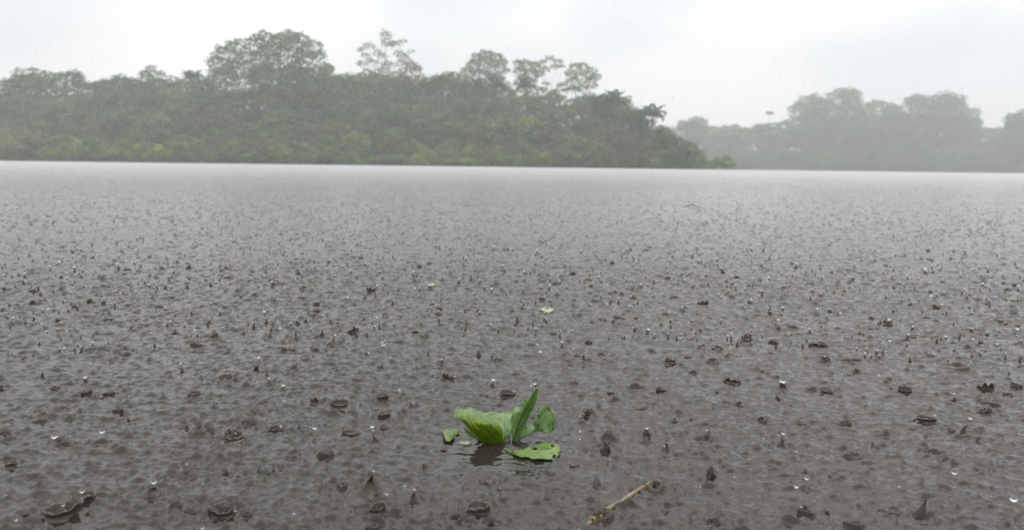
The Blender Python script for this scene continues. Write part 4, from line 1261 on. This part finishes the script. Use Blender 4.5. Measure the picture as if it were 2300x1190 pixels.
# --- island fill: rows of trees and shrubs climbing the hill
LAND = [(0, 250, 'at the island\'s left end'), (250, 480, 'left of the big domed tree'), (480, 735, 'below the big domed tree'), (735, 805, 'right of the big domed tree'), (805, 950, 'below the thin-leaved tree'),
        (950, 1040, 'right of the thin-leaved tree'), (1040, 1200, 'below the pale domed tree'), (1200, 1350, 'below the leaning tree'), (1350, 1450, 'left of the end palm'), (1450, 1640, 'at the island\'s right tip')]
is_rows = []
def fill_row(D, f, step, kinds, mats, where, jit=0.05, wmin=1.0):
    px = -170 + rt.uniform(0, step)
    while px < 1585:
        hz = horizon_y(px)
        full = hz - sil(px)
        if full < 12: break
        py = hz - full * min(1.0, f + rt.uniform(-jit, jit)) + rt.uniform(0, 6)
        Dd_ = D + rt.uniform(-2.0, 2.0)
        x, y = place(px, Dd_)
        g = float(island_ground(np.array([x]), np.array([y]))[0])
        H = max(1.6, top_z(px, py, Dd_) - g)
        kd = rt.choice(kinds)
        if H < 4.2: kd = 'bush'
        unit = 3.5 if kd == 'bush' else 8.9
        s = H / unit
        mt = rt.choice(mats)
        sx = max(s, wmin * (0.85 if kd == 'bush' else .6)) * rt.uniform(.95, 1.3)
        name = 'shrub' if kd == 'bush' else 'tree'
        o = put_tree(kd, rt.randrange(4 if kd == 'bush' else 3), x, y, g, sx, s, mt, rt.uniform(0, 6.28), name)
        tag(o, None, name, G_IS)
        if px < -15: is_rows.append((o, f'{mt} {name} {where} past the left edge', px))
        else:
            z_ = next((t for a, b, t in LAND if a <= max(px, 0) < b), LAND[-1][2])
            is_rows.append((o, f'{mt} {name} {where} {z_}', px))
        px += step * rt.uniform(.75, 1.25)
fill_row(150.5, .13, 50, ('bush',), ('yellow-green', 'olive', 'green', 'yellow-green'), 'at the waterline', .05)
fill_row(154, .30, 62, ('bush', 'tree'), ('yellow-green', 'olive', 'green', 'olive', 'brownish'), 'low on the slope', .07)
fill_row(160, .47, 66, ('tree', 'bush', 'spread'), ('olive', 'green', 'dark green', 'olive', 'brownish'), 'halfway up', .07)
fill_row(167, .64, 66, ('tree', 'spread', 'tree'), ('green', 'dark green', 'olive', 'grey-green'), 'high on the slope', .07)
fill_row(175, .81, 62, ('tree', 'spread'), ('green', 'dark green', 'grey-green', 'olive'), 'below the skyline', .06)
fill_row(184, .97, 48, ('tree', 'spread', 'tree', 'open'), ('dark green', 'grey-green', 'green', 'dark green'), 'on the skyline', .06)
settle_labels(is_rows)

# undergrowth that closes the gaps
def undergrowth():
    rs = np.random.default_rng(8)
    n = 9000
    px = rs.uniform(-120, 1588, n); D = D0 + 0.4 + 40 * rs.random(n) ** 1.3
    x = (px - 1150) / FPX * D
    g = island_ground(x, D)
    ok = g > -0.2
    x, D, g = x[ok], D[ok], g[ok]; n = len(x)
    P = np.stack([x, D, g + rs.random(n) ** 1.5 * 1.2], -1)
    a = rs.normal(size=(n, 3)); a /= np.linalg.norm(a, axis=1, keepdims=True)
    b = np.cross(a, rs.normal(size=(n, 3))); b /= np.linalg.norm(b, axis=1, keepdims=True)
    s = rs.uniform(.3, .75, n)[:, None]
    V = np.stack([P - a * s * .6, P + b * s * .34, P + a * s * .6, P - b * s * .34], 1).reshape(-1, 3)
    o = link('undergrowth', np_mesh('undergrowth', V, np.arange(4 * n).reshape(-1, 4), FOL['olive'], smooth=False))
    tag(o, 'low leafy undergrowth covering the island\'s slope', None, None, 'stuff')
undergrowth()

# --- island trees with a shape of their own
tree_from_lobes('domed_tree', [(505, 150, 26, .7), (525, 128, 26, .7), (548, 112, 22, .7), (572, 96, 22, .7), (600, 86, 20, .7), (632, 92, 20, .7), (655, 84, 20, .65), (680, 96, 22, .7), (702, 108, 22, .7), (716, 128, 18, .7), (728, 152, 18, .6),
      (560, 130, 20, .7), (600, 115, 22, .7), (645, 118, 20, .7), (685, 150, 20, .6), (540, 158, 22, .7), (580, 166, 22, .7), (625, 150, 20, .7), (655, 168, 26, .7), (705, 168, 26, .7), (610, 176, 30, .7), (500, 176, 24, .7), (740, 160, 14, .6), (620, 104, 22, .7), (580, 128, 20, .7), (665, 104, 20, .7), (660, 138, 18, .7), (615, 132, 18, .7), (700, 132, 18, .6), (560, 148, 18, .6), (600, 158, 18, .6), (680, 120, 18, .7), (640, 168, 24, .7), (580, 180, 26, .7), (525, 172, 24, .7), (685, 176, 26, .7)],
    172, 615, .46, 19, 'green', 'biggest tree, a broad domed crown with sky showing through', 'tree', G_IS, .55, .5, seed=41)
tree_from_lobes('thin_leaved_tree', [(868, 80, 13, .8), (872, 100, 12, .8), (888, 104, 14, .6), (908, 96, 9, .6), (830, 103, 13, .6), (812, 112, 9, .6), (848, 118, 10, .7), (826, 128, 10, .6), (860, 128, 11, .7), (900, 124, 12, .6), (838, 145, 15, .6), (872, 150, 15, .7), (905, 146, 12, .7), (815, 146, 10, .6), (858, 166, 18, .7), (890, 172, 16, .7), (925, 118, 8, .5)],
    178, 864, .36, 11, 'grey-green', 'tallest thin-leaved tree with bare limbs showing on the skyline', 'tree', G_IS, .34, .3, seed=42)
tree_from_lobes('brownish_tree', [(912, 134, 12, .8), (925, 148, 14, .8), (938, 160, 13, .8), (915, 162, 16, .8), (945, 178, 12, .8), (925, 182, 18, .8), (905, 180, 14, .8)],
    174, 920, .36, 13, 'brownish', 'brownish tree tucked against the thin-leaved tall tree', 'tree', G_IS, .25, .3, seed=43)
tree_from_lobes('pale_domed_tree', [(1070, 134, 14, .8), (1090, 126, 16, .7), (1112, 130, 15, .8), (1126, 142, 11, .8), (1062, 150, 14, .8), (1090, 150, 20, .8), (1118, 160, 15, .8), (1050, 168, 16, .8), (1080, 176, 22, .8), (1112, 182, 20, .8), (1135, 158, 8, .6), (1040, 178, 12, .8)],
    205, 1092, .44, 20, 'grey-green', 'pale domed tree rising behind the island\'s skyline', 'tree', G_IS, .35, .4, seed=44)
tree_from_lobes('pale_domed_tree', [(1160, 145, 10, .8), (1178, 148, 14, .8), (1196, 152, 12, .8), (1165, 164, 14, .8), (1190, 170, 16, .8), (1208, 168, 10, .8), (1175, 186, 18, .8)],
    200, 1180, .42, 20, 'grey-green', 'smaller pale tree between the pale domed tree and leaning tree', 'tree', G_IS, .3, .4, seed=45)
tree_from_lobes('leaning_tree', [(1216, 140, 9, .7), (1232, 134, 11, .6), (1250, 140, 10, .7), (1222, 154, 9, .7), (1242, 152, 10, .6), (1258, 150, 7, .6), (1210, 150, 6, .6)],
    172, 1252, .34, 14, 'olive', 'leaning tree with open crown on a bare slanting stem', 'tree', G_IS, .24, .3, seed=46, lean=-.4)
tree_from_lobes('round_tree', [(1288, 152, 13, .7), (1306, 150, 12, .7), (1322, 162, 13, .7), (1332, 174, 12, .7), (1278, 168, 13, .8), (1300, 172, 15, .8), (1320, 186, 14, .7), (1282, 188, 15, .8), (1330, 196, 8, .6), (1305, 200, 14, .7)],
    170, 1300, .36, 15, 'olive', 'open round-crowned tree right of the leaning tree', 'tree', G_IS, .28, .35, seed=47)
tree_from_lobes('feathery_tree', [(48, 172, 8, .7), (60, 162, 9, .7), (78, 158, 9, .6), (94, 160, 8, .6), (52, 184, 8, .7), (70, 178, 9, .7), (36, 186, 8, .7), (90, 178, 10, .8)],
    168, 66, .32, 13, 'dark green', 'feathery small tree on the skyline at the island\'s left end', 'tree', G_IS, .2, .3, seed=48)
tree_from_lobes('round_tree', [(155, 178, 13, .8), (175, 172, 14, .8), (195, 178, 13, .8), (165, 192, 16, .8), (190, 194, 16, .8)],
    176, 176, .36, 20, 'dark green', 'dark round tree right of the feathery tree', 'tree', G_IS, .25, .4, seed=49)
tree_from_lobes('round_tree', [(335, 168, 12, .8), (352, 158, 11, .7), (366, 170, 12, .8), (345, 182, 16, .8), (368, 188, 14, .8)],
    182, 350, .36, 18, 'grey-green', 'pointed grey tree left of the big domed tree\'s palm', 'tree', G_IS, .25, .4, seed=50)
tree_from_lobes('waterside_bush', [(1600, 368, 9, .9), (1612, 362, 11, .9), (1625, 358, 11, .9), (1638, 364, 10, .9), (1648, 372, 7, .9), (1618, 374, 14, .7), (1638, 376, 12, .6)],
    149, 1624, .26, 18, 'yellow-green', 'lone yellow-green bush in the water off the island\'s right tip', 'bush', G_IS, .12, .3, seed=51)

for k, (cx, cy, w_, mt, lb) in enumerate([
    (1352, 214, 26, 'dark green', 'dark round shrub tree below the round-crowned tree, on the skyline'),
    (1400, 226, 28, 'green', 'dense tree on the skyline left of the end palm'),
    (1436, 250, 28, 'dark green', 'dense dark tree close left of the end palm'),
    (1484, 292, 30, 'green', 'dense tree below the end palm'),
    (1520, 312, 30, 'green', 'rounded green tree on the falling right shoulder of the island'),
    (1552, 336, 28, 'olive', 'rounded olive shrub low on the island\'s right shoulder'),
    (1560, 362, 24, 'yellow-green', 'yellow-green shrub at the foot of the island\'s right shoulder')]):
    q = random.Random(k + 70)
    lob = [(cx + q.uniform(-.7, .7) * w_, cy + 6 + q.uniform(-.1, 1.2) * w_, w_ * q.uniform(.38, .55), .8) for _ in range(9)] + [(cx, cy + 9, w_ * .45, .8), (cx, cy + w_ * 1.3, w_ * .7, .8), (cx + 8, cy + w_ * 1.9, w_ * .6, .8)]
    tree_from_lobes('round_tree', lob, 155 - k * .6, cx, .34, 20, mt, lb, 'tree', G_IS, .16, .4, seed=k + 70)

# --- palms
M_FROND = leaf_material('palm_fronds', (0.06, 0.095, 0.035), (0.12, 0.165, 0.065), 0.8)
def frond_mesh(L, droop, seed):
    rs = np.random.default_rng(seed)
    n = 15
    t = np.linspace(0, 1, n)
    th = 0.95 - droop * t
    dx = np.cos(th) * L / n; dz = np.sin(th) * L / n
    X, Z = np.cumsum(dx), np.cumsum(dz)
    V, F, k = [], [], 0
    v, f = tube([(x, 0, z) for x, z in zip(X, Z)], list(.045 * (1 - .75 * t)), 4)
    parts = [(v, f)]
    for i in range(2, n):
        l = L * .30 * math.sin(math.pi * min(1, .18 + .8 * t[i])) * rs.uniform(.8, 1.1)
        for sgn in (-1, 1):
            for e in (0, .5):
                b = np.array([X[i] - e * dx[i], 0, Z[i] - e * dz[i]])
                tip = b + np.array([.55 * l, sgn * .72 * l, -.42 * l])
                mid = (b + tip) / 2 + np.array([.02, 0, .05 * l])
                wv = np.array([.09, 0, .03])
                parts.append((np.array([b, mid + wv, tip, mid - wv]), np.array([[0, 1, 2, 3]])))
    return merge(parts)
FRONDS = [np_mesh('frond', *frond_mesh(3.0, d, i), M_FROND, smooth=False) for i, d in enumerate((1.5, 2.0, 2.5))]
def palm(px, py, D, size, label, seed):
    x, y = place(px, D); zt = top_z(px, py, D)
    g = float(island_ground(np.array([x]), np.array([y]))[0])
    rs = random.Random(seed)
    root = link('palm_tree', None, None, (x, y, g))
    V, F = tube([(0, 0, -.5), (rs.uniform(-.2, .2), 0, (zt - g) * .5), (0, 0, zt - g)], [.22, .16, .14], 8)
    link('trunk', np_mesh('trunk', V, F, M_BARK), root)
    for i in range(18):
        f = link('frond', FRONDS[i % 3], root, (0, 0, zt - g))
        f.rotation_euler = (0, rs.uniform(-.35, .25) if i % 3 else -.5, i * 2.399 + rs.uniform(-.2, .2))
        s = size * rs.uniform(.85, 1.15); f.scale = (s, s, s)
    tag(root, label, 'palm', 'palms on the island')
palm(438, 178, 162, .95, 'palm on the skyline left of the big domed tree', 1)
palm(1076, 200, 160, 1.1, 'palm below the pale domed tree, left of a pair', 2)
palm(1112, 196, 163, 1.1, 'palm below the pale domed tree, right of a pair', 3)
palm(995, 186, 166, .8, 'small palm right of the thin-leaved tall tree', 4)
palm(1180, 198, 161, 1.0, 'palm under the smaller pale tree', 5)
palm(1378, 226, 157, 1.0, 'palm on the skyline below the round-crowned tree', 6)
palm(1462, 262, 152, 1.15, 'palm standing out at the island\'s right end', 7)
palm(860, 205, 164, .8, 'palm straight below the thin-leaved tall tree', 8)

# ------------------------------------------------------------------ haze
def haze():
    bm = bmesh.new(); bmesh.ops.create_cube(bm, size=1)
    for v in bm.verts:
        v.co = Vector((v.co.x * 800, 200 + v.co.y * 540, 24.5 + v.co.z * 53))
    me = bpy.data.meshes.new('haze'); bm.to_mesh(me); bm.free()
    m, n, l, o = new_mat('haze')
    pv = n.new('ShaderNodeVolumePrincipled')
    pv.inputs['Color'].default_value = (0.955, 0.977, 1.0, 1)
    pv.inputs['Density'].default_value = 0.0015
    pv.inputs['Anisotropy'].default_value = 0.3
    pv.inputs['Density Attribute'].default_value = ''
    l.new(pv.outputs[0], o.inputs['Volume'])
    m.cycles.homogeneous_volume = True
    me.materials.append(m)
    tag(link('haze', me), 'pale rain haze over the river', None, None, 'stuff')
    # the fine spray that heavy rain beats up off the river: a low layer just above the water
    bm = bmesh.new(); bmesh.ops.create_cube(bm, size=1)
    for v in bm.verts:
        v.co = Vector((v.co.x * 500, 75 + v.co.y * 143, -0.1 + v.co.z * 0.8))
    me = bpy.data.meshes.new('spray_mist'); bm.to_mesh(me); bm.free()
    m2 = m.copy(); m2.name = 'spray_mist'
    for nd in m2.node_tree.nodes:
        if nd.type == 'PRINCIPLED_VOLUME': nd.inputs['Density'].default_value = 0.022
    m2.cycles.homogeneous_volume = True
    me.materials.append(m2)
    tag(link('spray_mist', me), 'low mist of spray beaten up off the river by rain', None, None, 'stuff')
haze()
